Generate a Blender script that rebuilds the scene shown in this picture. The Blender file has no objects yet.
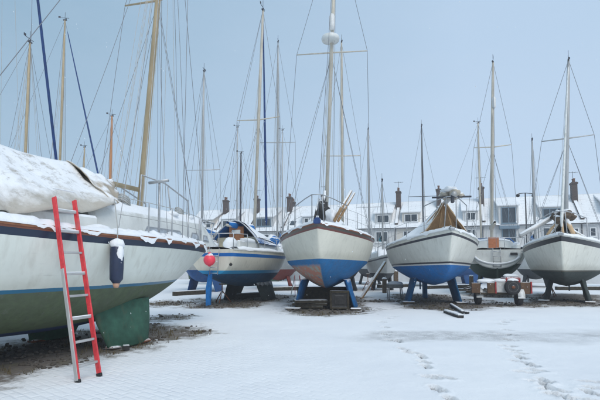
import bpy, math, random
from mathutils import Vector, Matrix, noise as mn
R = math.radians
rng = random.Random(7)
S = bpy.context.scene
C = S.collection

# ------------------------------------------------------------------ camera
F = 450.0; H = 1.4; PITCH = math.atan(30/450.0); PP = 36.0
cam = bpy.data.cameras.new('camera'); co = bpy.data.objects.new('camera', cam); C.objects.link(co)
co.location = (0, 0, H); co.rotation_euler = (R(90)+PITCH, 0, 0)
cam.sensor_width = 36; cam.lens = F/600*36; cam.shift_y = PP/600; cam.clip_end = 3000; cam.clip_start = .05
S.camera = co
def P(px, py, Y):
    v = 200-py+PP
    dx, dy, dz = px-300, F*math.cos(PITCH)-v*math.sin(PITCH), F*math.sin(PITCH)+v*math.cos(PITCH)
    t = Y/dy
    return Vector((dx*t, Y, H+dz*t))
def G(px, py):
    v = 200-py+PP
    dx, dy, dz = px-300, F*math.cos(PITCH)-v*math.sin(PITCH), F*math.sin(PITCH)+v*math.cos(PITCH)
    t = -H/dz
    return Vector((dx*t, dy*t, 0))

# ------------------------------------------------------------------ materials
def nt(name):
    m = bpy.data.materials.new(name); m.use_nodes = True
    t = m.node_tree; b = t.nodes['Principled BSDF']
    return m, t, b
def N(t, typ, **kw):
    n = t.nodes.new(typ)
    for k, v in kw.items():
        if k in ('operation', 'blend_type', 'data_type', 'attribute_name', 'interpolation', 'noise_dimensions', 'feature', 'vector_type'): setattr(n, k, v)
        else: n.inputs[k].default_value = v
    return n
def c4(c): return (c[0], c[1], c[2], 1)
def noise(t, scale, detail=5, rough=.6, src=None, stretch=None):
    n = N(t, 'ShaderNodeTexNoise', Scale=scale, Detail=detail, Roughness=rough)
    tc = t.nodes.new('ShaderNodeTexCoord')
    o = tc.outputs['Object'] if src is None else src
    if stretch:
        mp = t.nodes.new('ShaderNodeMapping'); mp.inputs['Scale'].default_value = stretch
        t.links.new(o, mp.inputs['Vector']); o = mp.outputs['Vector']
    t.links.new(o, n.inputs['Vector'])
    return n.outputs['Fac']
def rampf(t, fac, a, b):
    n = N(t, 'ShaderNodeMapRange'); n.inputs['From Min'].default_value = a; n.inputs['From Max'].default_value = b
    t.links.new(fac, n.inputs['Value']); return n.outputs['Result']
def mixc(t, fac, a, b, mode='MIX'):
    n = t.nodes.new('ShaderNodeMix'); n.data_type = 'RGBA'; n.blend_type = mode
    for sock, v in ((n.inputs[0], fac), (n.inputs[6], a), (n.inputs[7], b)):
        if isinstance(v, (int, float)): sock.default_value = v
        elif isinstance(v, tuple): sock.default_value = c4(v)
        else: t.links.new(v, sock)
    return n.outputs[2]
def mth(t, op, a, b=None):
    n = t.nodes.new('ShaderNodeMath'); n.operation = op
    for i, v in enumerate((a, b)):
        if v is None: continue
        if isinstance(v, (int, float)): n.inputs[i].default_value = v
        else: t.links.new(v, n.inputs[i])
    return n.outputs[0]
def bump(t, b, fac, strength=.3, dist=.02):
    n = N(t, 'ShaderNodeBump', Strength=strength, Distance=dist); t.links.new(fac, n.inputs['Height'])
    t.links.new(n.outputs['Normal'], b.inputs['Normal'])
SNOW = (.88, .89, .9)
def snow_mask(t, lo=.45, hi=.7, scale=6, amp=.5):
    g = t.nodes.new('ShaderNodeNewGeometry'); s = t.nodes.new('ShaderNodeSeparateXYZ')
    t.links.new(g.outputs['Normal'], s.inputs[0])
    nz = noise(t, scale)
    v = mth(t, 'ADD', s.outputs['Z'], mth(t, 'MULTIPLY', mth(t, 'SUBTRACT', nz, .5), amp))
    return rampf(t, v, lo, hi)
def mat(name, col, rough=.6, var=.25, scale=8, snow=0, metal=0, bmp=.15, dirt=None, stretch=None):
    m, t, b = nt(name)
    n1 = noise(t, scale, stretch=stretch)
    dark = tuple(c*(1-var) for c in col); lite = tuple(min(1, c*(1+var*.7)) for c in col)
    o = mixc(t, rampf(t, n1, .3, .7), dark, lite)
    if dirt:
        n2 = noise(t, 2.2, 8, .7, stretch=(1.5, 1.5, .5)); o = mixc(t, rampf(t, n2, .55, .75), o, dirt)
    if snow:
        o = mixc(t, snow_mask(t, .75-snow*.5, .95-snow*.5), o, SNOW)
    t.links.new(o, b.inputs['Base Color'])
    b.inputs['Roughness'].default_value = rough; b.inputs['Metallic'].default_value = metal
    if bmp: bump(t, b, noise(t, scale*5), bmp, .01)
    return m
def snow_mat(name, dirty=0, scale=3):
    m, t, b = nt(name)
    n = noise(t, scale, 6, .6)
    o = mixc(t, rampf(t, n, .3, .7), (.84, .86, .88), (.92, .925, .93))
    if dirty:
        o = mixc(t, rampf(t, noise(t, 5, 8, .75), .62-.1*dirty, .8-.1*dirty), o, (.3, .29, .27))
    t.links.new(o, b.inputs['Base Color']); b.inputs['Roughness'].default_value = .75
    b.inputs['Specular IOR Level'].default_value = .25
    bump(t, b, noise(t, scale*6, 6, .65), .5, .03)
    return m
def hull_mat(name, top, bottom, zw, stripe=None, boot=None, cove=None, peel=None, peel2=None, deep=None, peel_side=0, wear=.5, trim=0):
    """top sides above zw, boot stripe (width, colour), cove stripe (d0, d1, colour) measured down from the sheer"""
    m, t, b = nt(name)
    tc = t.nodes.new('ShaderNodeTexCoord'); s = t.nodes.new('ShaderNodeSeparateXYZ'); t.links.new(tc.outputs['Object'], s.inputs[0])
    z = mth(t, 'SUBTRACT', s.outputs['Z'], mth(t, 'MULTIPLY', s.outputs['X'], trim)); y = s.outputs['Y']
    nl = noise(t, 1.4, 6, .65)
    nf = noise(t, 9, 8, .7)
    zt = mth(t, 'ADD', z, mth(t, 'MULTIPLY', mth(t, 'SUBTRACT', nf, .5), .012))
    tops = mixc(t, rampf(t, nl, .3, .75), top, tuple(c*.86 for c in top))
    streak = noise(t, 3, 6, .6, stretch=(2.6, 2.6, .22))
    tops = mixc(t, mth(t, 'MULTIPLY', rampf(t, streak, .5, .74), .75*wear), tops, (.34, .31, .24))
    sc = mth(t, 'MULTIPLY', rampf(t, noise(t, 22, 3, .5, stretch=(.15, .15, 2.5)), .66, .72), rampf(t, noise(t, 1.1, 3), .5, .62))
    tops = mixc(t, mth(t, 'MULTIPLY', sc, .5*wear), tops, (.2, .19, .17))
    grime = mth(t, 'MULTIPLY', rampf(t, mth(t, 'SUBTRACT', z, mth(t, 'MULTIPLY', nf, .22)), zw+.14, zw-.02), .5*wear)
    tops = mixc(t, grime, tops, (.28, .26, .17))
    if cove:
        a = N(t, 'ShaderNodeAttribute', attribute_name='drop')
        d = mth(t, 'ADD', a.outputs['Fac'], mth(t, 'MULTIPLY', mth(t, 'SUBTRACT', nf, .5), .01))
        for (d0, d1, cc) in cove:
            k = mth(t, 'MULTIPLY', mth(t, 'GREATER_THAN', d, d0), mth(t, 'LESS_THAN', d, d1))
            tops = mixc(t, k, tops, cc)
    bot = mixc(t, rampf(t, nf, .3, .7), tuple(c*.75 for c in bottom), tuple(c*1.2 for c in bottom))
    bot = mixc(t, mth(t, 'MULTIPLY', rampf(t, noise(t, 2.6, 8, .7, stretch=(1, 1, .5)), .42, .72), .6), bot, tuple(c*.5+.05 for c in bottom))
    bot = mixc(t, mth(t, 'MULTIPLY', rampf(t, noise(t, 6, 10, .8), .57, .62), .55), bot, tuple(c*.35+.1 for c in bottom))
    if peel:
        side = rampf(t, mth(t, 'MULTIPLY', y, peel_side if peel_side else 1), -.02, .03) if peel_side else 1.0
        np_ = noise(t, 2.2, 9, .72)
        zfade = rampf(t, mth(t, 'ADD', z, mth(t, 'MULTIPLY', nf, .12)), zw-.08, zw-.18)
        k = mth(t, 'MULTIPLY', mth(t, 'MULTIPLY', rampf(t, np_, .34, .40), side), zfade)
        bot = mixc(t, k, bot, peel)
        k2 = mth(t, 'MULTIPLY', mth(t, 'MULTIPLY', rampf(t, noise(t, 3.6, 9, .75), .46, .51), side), zfade)
        bot = mixc(t, k2, bot, peel2 or peel)
    if deep:
        bot = mixc(t, rampf(t, mth(t, 'ADD', z, mth(t, 'MULTIPLY', nf, .02)), deep[0]+.02, deep[0]), bot, deep[1])
    o = mixc(t, mth(t, 'GREATER_THAN', zt, zw), bot, tops)
    if boot:
        for (w0, w1, cc) in boot:
            k = mth(t, 'MULTIPLY', mth(t, 'GREATER_THAN', zt, zw+w0), mth(t, 'LESS_THAN', zt, zw+w1))
            o = mixc(t, k, o, cc)
    t.links.new(o, b.inputs['Base Color'])
    r = mth(t, 'ADD', mth(t, 'MULTIPLY', mth(t, 'LESS_THAN', z, zw), .4), .35); t.links.new(r, b.inputs['Roughness'])
    bump(t, b, nf, .12, .01)
    return m

M = {}
M['snow'] = snow_mat('snow')
M['snow_dirty'] = snow_mat('snow_patchy', 1)
M['gel'] = mat('gelcoat_white', (.66, .67, .64), .35, .12, 3, dirt=(.42, .41, .36), snow=.5)
M['alu'] = mat('aluminium_spar', (.46, .46, .45), .45, .2, 4, metal=.3, stretch=(1, 1, .2))
M['tan'] = mat('gold_spar', (.46, .36, .22), .5, .25, 4, stretch=(1, 1, .3))
M['cream'] = mat('cream_spar', (.55, .5, .41), .5, .25, 4, stretch=(1, 1, .3))
M['orange'] = mat('varnished_spar', (.5, .23, .1), .45, .2, 4, stretch=(1, 1, .3))
M['darkspar'] = mat('dark_spar', (.05, .05, .06), .5, .2, 4)
M['wire'] = mat('rigging_wire', (.17, .18, .2), .5, .2, 10, bmp=0)
M['wirel'] = mat('pale_rope', (.42, .42, .4), .8, .2, 10, bmp=0)
M['steel'] = mat('stainless_tube', (.4, .41, .42), .35, .2, 10, metal=.5, snow=.5)
M['navy'] = mat('navy_sailcloth', (.015, .05, .17), .75, .3, 6)
M['bluecan'] = mat('blue_canvas', (.008, .17, .5), .8, .25, 6, snow=.55)
M['bluecan2'] = mat('dark_blue_canvas', (.012, .1, .3), .8, .3, 6, snow=.35)
M['canvas'] = mat('beige_canvas', (.46, .42, .35), .85, .15, 3.2, snow=.55, dirt=(.36, .32, .26))
M['tarp_tan'] = mat('tan_tarpaulin', (.66, .46, .27), .85, .2, 5, snow=.8, dirt=(.42, .27, .14))
M['pole_wood'] = mat('bare_timber', (.34, .21, .1), .7, .3, 6, snow=.5, stretch=(1, 1, .3))
M['teak'] = mat('teak', (.25, .1, .045), .6, .3, 10, snow=.4)
M['teak_bare'] = mat('teak_door', (.27, .11, .04), .55, .3, 10, stretch=(3, 3, .5))
M['black'] = mat('black_rubber', (.018, .018, .02), .7, .3, 8)
M['glass'] = mat('smoked_window', (.03, .04, .05), .15, .2, 4, bmp=0)
M['win_snowy'] = mat('frosted_window', (.42, .46, .5), .4, .45, 5, bmp=.1)
M['red'] = mat('red_paint', (.66, .04, .05), .5, .3, 12, snow=.35, dirt=(.55, .2, .18))
M['redl'] = mat('faded_red_paint', (.72, .12, .13), .45, .2, 12, snow=.3)
M['buoy'] = mat('fluorescent_vinyl', (.95, .06, .1), .4, .08, 12, snow=.2)
M['fender'] = mat('navy_fender', (.018, .03, .07), .45, .2, 9)
M['fendert'] = mat('fender_eye', (.5, .3, .2), .6, .2, 9)
M['rust'] = mat('rusty_steel', (.2, .07, .03), .85, .5, 14, dirt=(.07, .04, .03), snow=.3)
M['timber'] = mat('weathered_timber', (.12, .085, .055), .9, .45, 9, snow=.55, dirt=(.05, .04, .03))
M['timber_w'] = mat('dark_wet_timber', (.03, .028, .027), .8, .4, 9, snow=.25)
M['grass'] = mat('dead_grass', (.13, .105, .055), .95, .5, 20)
M['mud'] = mat('muddy_timber', (.045, .036, .022), .95, .5, 12, snow=.12)
M['ply'] = mat('plywood', (.11, .06, .03), .8, .35, 7, snow=.4)
M['whitep'] = mat('white_board', (.7, .7, .68), .5, .15, 7, dirt=(.4, .38, .33))
M['concrete'] = mat('concrete', (.3, .29, .27), .9, .25, 7, snow=.6)
M['wall'] = mat('painted_render', (.62, .62, .61), .8, .08, 1.5, dirt=(.55, .54, .52))
M['wall2'] = mat('cream_render', (.66, .62, .56), .8, .1, 1.5, dirt=(.52, .5, .46))
M['wall3'] = mat('grey_render', (.58, .59, .6), .8, .1, 1.5, dirt=(.48, .48, .47))
M['frame'] = mat('white_joinery', (.75, .76, .76), .5, .06, 6)
M['pane'] = mat('dark_window_pane', (.05, .065, .08), .12, .3, 1.2, bmp=0)
M['greyblue'] = mat('grey_blue_joinery', (.16, .23, .29), .6, .1, 6, snow=.5)
M['pot'] = mat('clay_pot', (.17, .09, .06), .9, .3, 9, snow=.5)
M['pipe'] = mat('black_pipe', (.05, .05, .055), .6, .2, 6)
def brick_mat():
    m, t, b = nt('brown_brick')
    tc = t.nodes.new('ShaderNodeTexCoord')
    mp = t.nodes.new('ShaderNodeMapping'); mp.inputs['Rotation'].default_value = (R(90), 0, 0); t.links.new(tc.outputs['Object'], mp.inputs['Vector'])
    k = t.nodes.new('ShaderNodeTexBrick'); k.inputs['Scale'].default_value = 1
    k.inputs['Brick Width'].default_value = .24; k.inputs['Row Height'].default_value = .08; k.inputs['Mortar Size'].default_value = .012
    k.inputs['Color1'].default_value = (.085, .052, .04, 1); k.inputs['Color2'].default_value = (.055, .035, .03, 1); k.inputs['Mortar'].default_value = (.11, .1, .09, 1)
    t.links.new(mp.outputs['Vector'], k.inputs['Vector'])
    o = mixc(t, snow_mask(t, .45, .65), k.outputs['Color'], SNOW)
    t.links.new(o, b.inputs['Base Color']); b.inputs['Roughness'].default_value = .9
    return m
M['brick'] = brick_mat()
def roof_mat():
    m, t, b = nt('snowy_slates')
    tc = t.nodes.new('ShaderNodeTexCoord')
    k = t.nodes.new('ShaderNodeTexBrick'); k.inputs['Scale'].default_value = 1
    k.inputs['Brick Width'].default_value = .9; k.inputs['Row Height'].default_value = .3; k.inputs['Mortar Size'].default_value = .03; k.inputs['Mortar Smooth'].default_value = .6
    t.links.new(tc.outputs['Object'], k.inputs['Vector'])
    nz = noise(t, .9, 6, .65)
    w = mth(t, 'MULTIPLY', k.outputs['Fac'], rampf(t, nz, .42, .62))
    o = mixc(t, mth(t, 'MULTIPLY', w, .5), SNOW, (.24, .25, .27))
    o = mixc(t, mth(t, 'MULTIPLY', rampf(t, noise(t, 2.6, 8, .7), .6, .78), .5), o, (.3, .3, .31))
    t.links.new(o, b.inputs['Base Color']); b.inputs['Roughness'].default_value = .85
    bump(t, b, noise(t, 5), .4, .04)
    return m
M['roof'] = roof_mat()

# ------------------------------------------------------------------ mesh builder
class MB:
    def __init__(s): s.v = []; s.f = []; s.sm = []; s.attr = None
    def add(s, vs, fs, smooth=False):
        o = len(s.v); s.v += [Vector(p) for p in vs]
        for f in fs: s.f.append(tuple(i+o for i in f)); s.sm.append(smooth)
        return s
    def box(s, c, size, rot=None, bev=0):
        hx, hy, hz = size[0]/2, size[1]/2, size[2]/2
        bv = min(bev, hx*.9, hy*.9, hz*.9) if bev else 0
        if bv:
            vs = []; 
            import itertools
            idx = {}
            for sx, sy, sz in itertools.product((-1, 1), repeat=3):
                for a in range(3):
                    p = [sx*hx, sy*hy, sz*hz]
                    for q in range(3):
                        if q != a: p[q] -= (sx, sy, sz)[q]*bv
                    idx[(sx, sy, sz, a)] = len(vs); vs.append(Vector(p))
            fs = []
            for a in range(3):
                b_, c_ = (a+1) % 3, (a+2) % 3
                for sg in (-1, 1):
                    q = []
                    for (u, w) in ((-1, -1), (1, -1), (1, 1), (-1, 1)):
                        k = [0, 0, 0]; k[a] = sg; k[b_] = u; k[c_] = w; q.append(idx[(*k, a)])
                    fs.append(q if sg > 0 else q[::-1])
                for u in (-1, 1):
                    for w in (-1, 1):
                        k0 = [0]*3; k1 = [0]*3
                        k0[a] = -1; k1[a] = 1; k0[b_] = k1[b_] = u; k0[c_] = k1[c_] = w
                        fs.append([idx[(*k0, b_)], idx[(*k1, b_)], idx[(*k1, c_)], idx[(*k0, c_)]])
            for k in itertools.product((-1, 1), repeat=3): fs.append([idx[(*k, 0)], idx[(*k, 1)], idx[(*k, 2)]])
        else:
            vs = [Vector((x*hx, y*hy, z*hz)) for x in (-1, 1) for y in (-1, 1) for z in (-1, 1)]
            fs = [(0, 1, 3, 2), (4, 6, 7, 5), (0, 4, 5, 1), (2, 3, 7, 6), (0, 2, 6, 4), (1, 5, 7, 3)]
        if rot is not None: vs = [rot @ v for v in vs]
        c = Vector(c); s.add([v+c for v in vs], fs)
        return s
    def beam(s, a, b, w, h, bev=.008):
        a, b = Vector(a), Vector(b); d = b-a
        q = d.to_track_quat('X', 'Z').to_matrix()
        return s.box((a+b)/2, (d.length, w, h), q, bev)
    def tube(s, pts, r, n=8, cap=True):
        pts = [Vector(p) for p in pts]; rs = r if isinstance(r, (list, tuple)) else [r]*len(pts)
        vs = []; fs = []; prev = None
        for i, p in enumerate(pts):
            d = (pts[min(i+1, len(pts)-1)]-pts[max(i-1, 0)])
            if d.length < 1e-9: d = Vector((0, 0, 1))
            d.normalize()
            ref = Vector((0, 0, 1)) if abs(d.z) < .9 else Vector((1, 0, 0))
            a = d.cross(ref).normalized() if prev is None else (prev-d*prev.dot(d)).normalized()
            prev = a; b = d.cross(a)
            for k in range(n):
                t = 2*math.pi*k/n; vs.append(p+(a*math.cos(t)+b*math.sin(t))*rs[i])
        for i in range(len(pts)-1):
            for k in range(n):
                k2 = (k+1) % n; fs.append((i*n+k, i*n+k2, (i+1)*n+k2, (i+1)*n+k))
        if cap: fs.append(tuple(range(n))[::-1]); fs.append(tuple((len(pts)-1)*n+k for k in range(n)))
        s.add(vs, fs, n > 4); return s
    def lathe(s, c, prof, n=16, axis='Z'):
        vs = []; fs = []; c = Vector(c)
        for (r, z) in prof:
            for k in range(n):
                t = 2*math.pi*k/n; p = (r*math.cos(t), r*math.sin(t), z)
                if axis == 'Y': p = (p[0], p[2], p[1])
                if axis == 'X': p = (p[2], p[0], p[1])
                vs.append(c+Vector(p))
        for i in range(len(prof)-1):
            for k in range(n):
                k2 = (k+1) % n; fs.append((i*n+k, i*n+k2, (i+1)*n+k2, (i+1)*n+k))
        fs.append(tuple(range(n))[::-1]); fs.append(tuple((len(prof)-1)*n+k for k in range(n)))
        s.add(vs, fs, True); return s
    def grid(s, rows, smooth=True, closed=False):
        n = len(rows[0]); vs = [p for r in rows for p in r]; fs = []
        for i in range(len(rows)-1):
            for k in range(n if closed else n-1):
                k2 = (k+1) % n; fs.append((i*n+k, i*n+k2, (i+1)*n+k2, (i+1)*n+k))
        s.add(vs, fs, smooth); return s
    def blob(s, c, r, seed=0, n=10, squash=(1, 1, 1), amp=.25):
        rows = []
        for i in range(n+1):
            th = math.pi*i/n; row = []
            for k in range(n*2):
                ph = math.pi*k/n
                d = Vector((math.sin(th)*math.cos(ph), math.sin(th)*math.sin(ph), math.cos(th)))
                q = 1+amp*mn.noise(d*1.7+Vector((seed*3.1, seed, 0)))
                row.append(Vector(c)+Vector((d.x*squash[0], d.y*squash[1], d.z*squash[2]))*r*q)
            rows.append(row)
        return s.grid(rows, True, True)
    def build(s, name, material, parent=None, attr=None, solid=0):
        me = bpy.data.meshes.new(name); me.from_pydata([tuple(v) for v in s.v], [], s.f)
        me.polygons.foreach_set('use_smooth', s.sm)
        for m in (material if isinstance(material, list) else [material]): me.materials.append(m)
        if attr:
            for k, vals in attr.items():
                a = me.attributes.new(k, 'FLOAT', 'POINT'); a.data.foreach_set('value', vals)
        me.update()
        import bmesh
        bm = bmesh.new(); bm.from_mesh(me); bmesh.ops.recalc_face_normals(bm, faces=bm.faces)
        if solid: pass
        bm.to_mesh(me); bm.free()
        o = bpy.data.objects.new(name, me); C.objects.link(o)
        if parent: o.parent = parent
        if solid:
            md = o.modifiers.new('thick', 'SOLIDIFY'); md.thickness = abs(solid); md.offset = 0
        return o
def tag(o, label=None, cat=None, group=None, kind=None):
    if label: o['label'] = label
    if cat: o['category'] = cat
    if group: o['group'] = group
    if kind: o['kind'] = kind
    return o
def empty(name, loc, rz=0):
    o = bpy.data.objects.new(name, None); C.objects.link(o); o.location = loc; o.rotation_euler = (0, 0, rz)
    o.empty_display_size = .2; return o
def lerp(a, b, t): return a+(b-a)*t
def sstep(a, b, x):
    t = max(0, min(1, (x-a)/(b-a))); return t*t*(3-2*t)

# ------------------------------------------------------------------ yachts
YG = 'sailing yachts laid up ashore for the winter'
class Yacht:
    def __init__(s, name, label, bow, az, L, B, zw, zs, zc, hullm, tr=.68, detail=1, tip=.86, toe=None, fullness=2.1, mx=.42, snowdeck=.16, vee=.14, chine=0):
        s.vee = vee; s.chine = chine
        """bow: world (x, y) of the stem head; az: heading in degrees clockwise from +Y; zs: sheer height (stern, mid, bow)"""
        s.L, s.B, s.zw, s.zs, s.zc, s.tr, s.tip, s.p, s.mx = L, B, zw, zs, zc, tr, tip, fullness, mx
        h = Vector((math.sin(R(az)), math.cos(R(az))))
        mid = Vector(bow)-h*L/2
        s.root = empty(name, (mid.x, mid.y, 0), math.atan2(h.y, h.x))
        s.mat = Matrix.Translation((mid.x, mid.y, 0)) @ Matrix.Rotation(math.atan2(h.y, h.x), 4, 'Z')
        s.inv = s.mat.inverted()
        tag(s.root, label, 'sailing boat', YG)
        s.detail = detail
        ns = 34 if detail else 18; m = 14 if detail else 8
        st = [i/ns for i in range(ns+1)]
        st = [1-(1-q)**1.35 for q in st]
        rows = []; drop = []
        for q in st:
            q_ = min(q, .9985)
            row = []
            for k in range(-m, m+1):
                v = abs(k)/m; sg = 1 if k > 0 else -1
                y, z = s.sec(q_, v); row.append(Vector((s.X(q_, z), sg*y, z))); drop.append(s.sheer(q_)-z)
            rows.append(row)
        mb = MB(); mb.grid(rows)
        n = 2*m+1
        mb.f.append(tuple(range(n))); mb.sm.append(False)
        s.hull = mb.build('hull', hullm, s.root, {'drop': drop})
        # deck under snow
        rows = []; w = 8 if detail else 4
        dn = .05
        for q in st:
            q_ = min(q, .995); b = s.beam(q_)-.05; z0 = s.sheer(q_)
            if b < .01: b = .01
            row = []
            for k in range(-w, w+1):
                t = k/w; edge = 1-abs(t)**3
                x = s.X(q_, z0); x = min(x, s.X(.99, z0)-.02)
                zz = z0-dn*(1 if not snowdeck else .3)+snowdeck*edge*min(1, b/.5)+(.04*mn.noise(Vector((x*1.7, t*b*2.3, s.L))) if detail else 0)*edge
                row.append(Vector((x, t*b, zz)))
            rows.append(row)
        MB().grid(rows).build('deck', M['snow'], s.root)
        # toe rail
        if toe:
            for sg in (1, -1): pass
            mb = MB()
            for sg in (1, -1):
                rr = []
                for i in range(41 if detail else 18):
                    q = i/(40 if detail else 17)*.992; b = s.beam(q); z0 = s.sheer(q); x = s.X(q, z0)
                    o = .018; hh = toe[1]
                    rr.append([Vector((x, sg*(b+o), z0-hh*.55)), Vector((x, sg*(b+o), z0+hh*.45)), Vector((x, sg*max(.0, b-.035), z0+hh*.45)), Vector((x, sg*max(.0, b-.035), z0-hh*.55))])
                mb.grid(rr, False, True)
            mb.build('toe_rail', toe[0], s.root)
    def X(s, q, z):
        # slightly raked transom
        return -s.L/2+q*s.L+(.16*(z-s.zw)*-1 if False else (1-q)**6*(-.12)*(z-s.zw))
    def beam(s, q):
        if q > s.mx: f = 1-((q-s.mx)/(1-s.mx))**s.p
        else: f = s.tr+(1-s.tr)*(1-((s.mx-q)/s.mx)**2)
        return max(.004, s.B/2*f)
    def sheer(s, q):
        a, m, b = s.zs
        t = q*2-1
        return m+(b-m)*max(0, t)**1.7+(a-m)*max(0, -t)**1.6
    def keelz(s, q):
        if q > s.tip:
            t = (q-s.tip)/(1-s.tip); return lerp(s.zw-.04, s.sheer(1), t**1.05)
        if q < .5: t = (.5-q)/.5; return lerp(s.zc, s.zw-.02, t**2.2*.95)
        t = (q-.5)/(s.tip-.5); return lerp(s.zc, s.zw-.04, t**2.3)
    def sec(s, q, v):
        b = s.beam(q); k = s.keelz(q); h = max(.002, s.sheer(q)-k)
        a = v*math.pi/2
        yU = math.sin(a)**.72; zU = (1-math.cos(a))**.95
        yV = v**.85; zV = v**1.12
        if s.chine:
            hw = max(.2, min(.75, (s.zw+.05-k)/h))
            if v < .5: t = v/.5; yc = .9*t**.92; zc_ = hw*t**1.2
            else: t = (v-.5)/.5; yc = .9+.1*math.sin(t*math.pi/2); zc_ = hw+(1-hw)*t
            yU = lerp(yU, yc, s.chine); zU = lerp(zU, zc_, s.chine)
        w = sstep(.5 if s.chine else .42, .96 if s.chine else .93, q); w = w*(.98-s.vee)+s.vee
        return b*lerp(yU, yV, w), k+h*lerp(zU, zV, w)
    def side(s, q, z):
        """half breadth at height z"""
        lo, hi = 0, 1
        for _ in range(24):
            m = (lo+hi)/2
            if s.sec(q, m)[1] < z: lo = m
            else: hi = m
        return s.sec(q, lo)[0]
    def loc(s, p): return s.inv @ Vector(p)
    def keels(s, m, x0, x1, yt, yb, zt, th=.1, dx=0, name='keel', sides=(1, -1), cut=.15):
        for sg in sides:
            rows = []
            for (z, y, a, b, w) in ((zt, yt, x0, x1, th*1.25), (zt*.55, lerp(yt, yb, .45), x0+cut*.3, x1-cut*.3, th), (.03, yb, x0+cut+dx, x1-cut+dx, th*1.2), (0.005, yb, x0+cut+.02+dx, x1-cut-.02+dx, th*.9)):
                ring = []
                for k in range(16):
                    t = 2*math.pi*k/16; ring.append(Vector(((a+b)/2+(b-a)/2*math.cos(t)*(1 if abs(math.cos(t)) > .01 else 1), sg*(y+w*math.sin(t)*abs(math.sin(t))**.2), z)))
                rows.append(ring)
            mb = MB(); mb.grid(rows, True, True)
            o = len(mb.v); mb.f.append(tuple(range(o-16, o))); mb.sm.append(False); mb.f.append(tuple(range(16))); mb.sm.append(False)
            mb.build(name, m, s.root)
    def rudder(s, m, z0, z1, x=None, ch=.5, tilt=0, base=0):
        x = -s.L/2-.05 if x is None else x
        mb = MB(); rows = []
        for (z, c) in ((z0, ch*.85), (lerp(z0, z1, .5), ch), (z1, ch*.6)):
            ring = [Vector((x-c*.9+tilt*(z-z0), 0, z)), Vector((x-c*.3+tilt*(z-z0), .035, z)), Vector((x+tilt*(z-z0), .02, z)), Vector((x+tilt*(z-z0), -.02, z)), Vector((x-c*.3+tilt*(z-z0), -.035, z))]
            rows.append(ring)
        mb.grid(rows, False, True); mb.f.append((0, 1, 2, 3, 4)); mb.sm.append(False); mb.f.append((10, 11, 12, 13, 14)); mb.sm.append(False)
        return mb.build('rudder', m, s.root)
    def cabin(s, x0, x1, w0, w1, h, m=None, windows=(), snow=.07, winm=None, slopef=.5, h2=None):
        m = m or M['gel']; winm = winm or M['glass']; h2 = h if h2 is None else h2
        zd = lambda x: s.sheer((x+s.L/2)/s.L)+.02
        W = lambda x: lerp(w0, w1, max(0, min(1, (x-x0)/(x1-x0)))**1.3)
        def HH(x): 
            t = (x-x0)/(x1-x0); hh = lerp(h, h2, t)
            return hh*min(1, (1-t)*(x1-x0)/slopef+.02) if (1-t)*(x1-x0) < slopef else hh
        sec = ((1, -.1), (.985, .25), (.95, .6), (.9, .88), (.82, 1.0), (.55, 1.07), (0, 1.1))
        def ring(x, up=0, inset=0):
            r = []
            for sg, ss in ((1, sec), (-1, sec[:-1][::-1])):
                for (a, b) in ss: r.append(Vector((x, sg*(W(x)*a+inset), zd(x)+HH(x)*b+(up*max(0, b) if b > 0 else 0))))
            return r
        n = 14; rows = [ring(lerp(x0, x1, i/n)) for i in range(n+1)]
        mb = MB(); mb.grid(rows); mb.f.append(tuple(range(len(rows[0])))); mb.sm.append(False); mb.f.append(tuple(len(mb.v)-len(rows[0])+i for i in range(len(rows[0])))); mb.sm.append(False)
        cab = mb.build('cabin', m, s.root)
        if snow:
            rows = []
            for i in range(n*2+1):
                x = lerp(x0+.03, x1-.05, i/(n*2)); r = []
                for k in range(-8, 9):
                    t = k/8; a = t*.9
                    bz = 1.1-.1*(abs(a)/.82)**2 if abs(a) < .82 else 1.0-(abs(a)-.82)*1.5
                    r.append(Vector((x, W(x)*a, zd(x)+HH(x)*bz-.015+(snow+.03*mn.noise(Vector((x*2, a*3, 1.3))))*(1-abs(t)**5)*min(1, (i+.3)*.6))))
                rows.append(r)
            MB().grid(rows).build('snow_cover', M['snow'], cab)
        for (wx0, wx1, za, zb, sk) in windows:
            for sg in (1, -1):
                def sp(x, b, off):
                    ya = 1.0 if b < .25 else lerp(.985, .93, (b-.25)/.5)
                    return Vector((x, sg*(W(x)*ya+off), zd(x)+HH(x)*b))
                for (nm, g, off, mm) in (('window_frame', .035, .006, M['steel'] if s.detail else M['gel']), ('window', 0, .014, winm)):
                    q = [sp(wx0-g, za-g/h, off), sp(wx1+g, za-g/h, off), sp(wx1+g-sk, zb+g/h, off), sp(wx0-g+sk, zb+g/h, off)]
                    q2 = [p-Vector((0, sg*.03, 0)) for p in q]
                    mb = MB(); mb.add(q+q2, [(0, 1, 2, 3), (4, 7, 6, 5), (0, 4, 5, 1), (1, 5, 6, 2), (2, 6, 7, 3), (3, 7, 4, 0)])
                    mb.build(nm, mm, cab)
        s.cabtop = lambda x: zd(x)+HH(x)*1.1
        return cab
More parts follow.
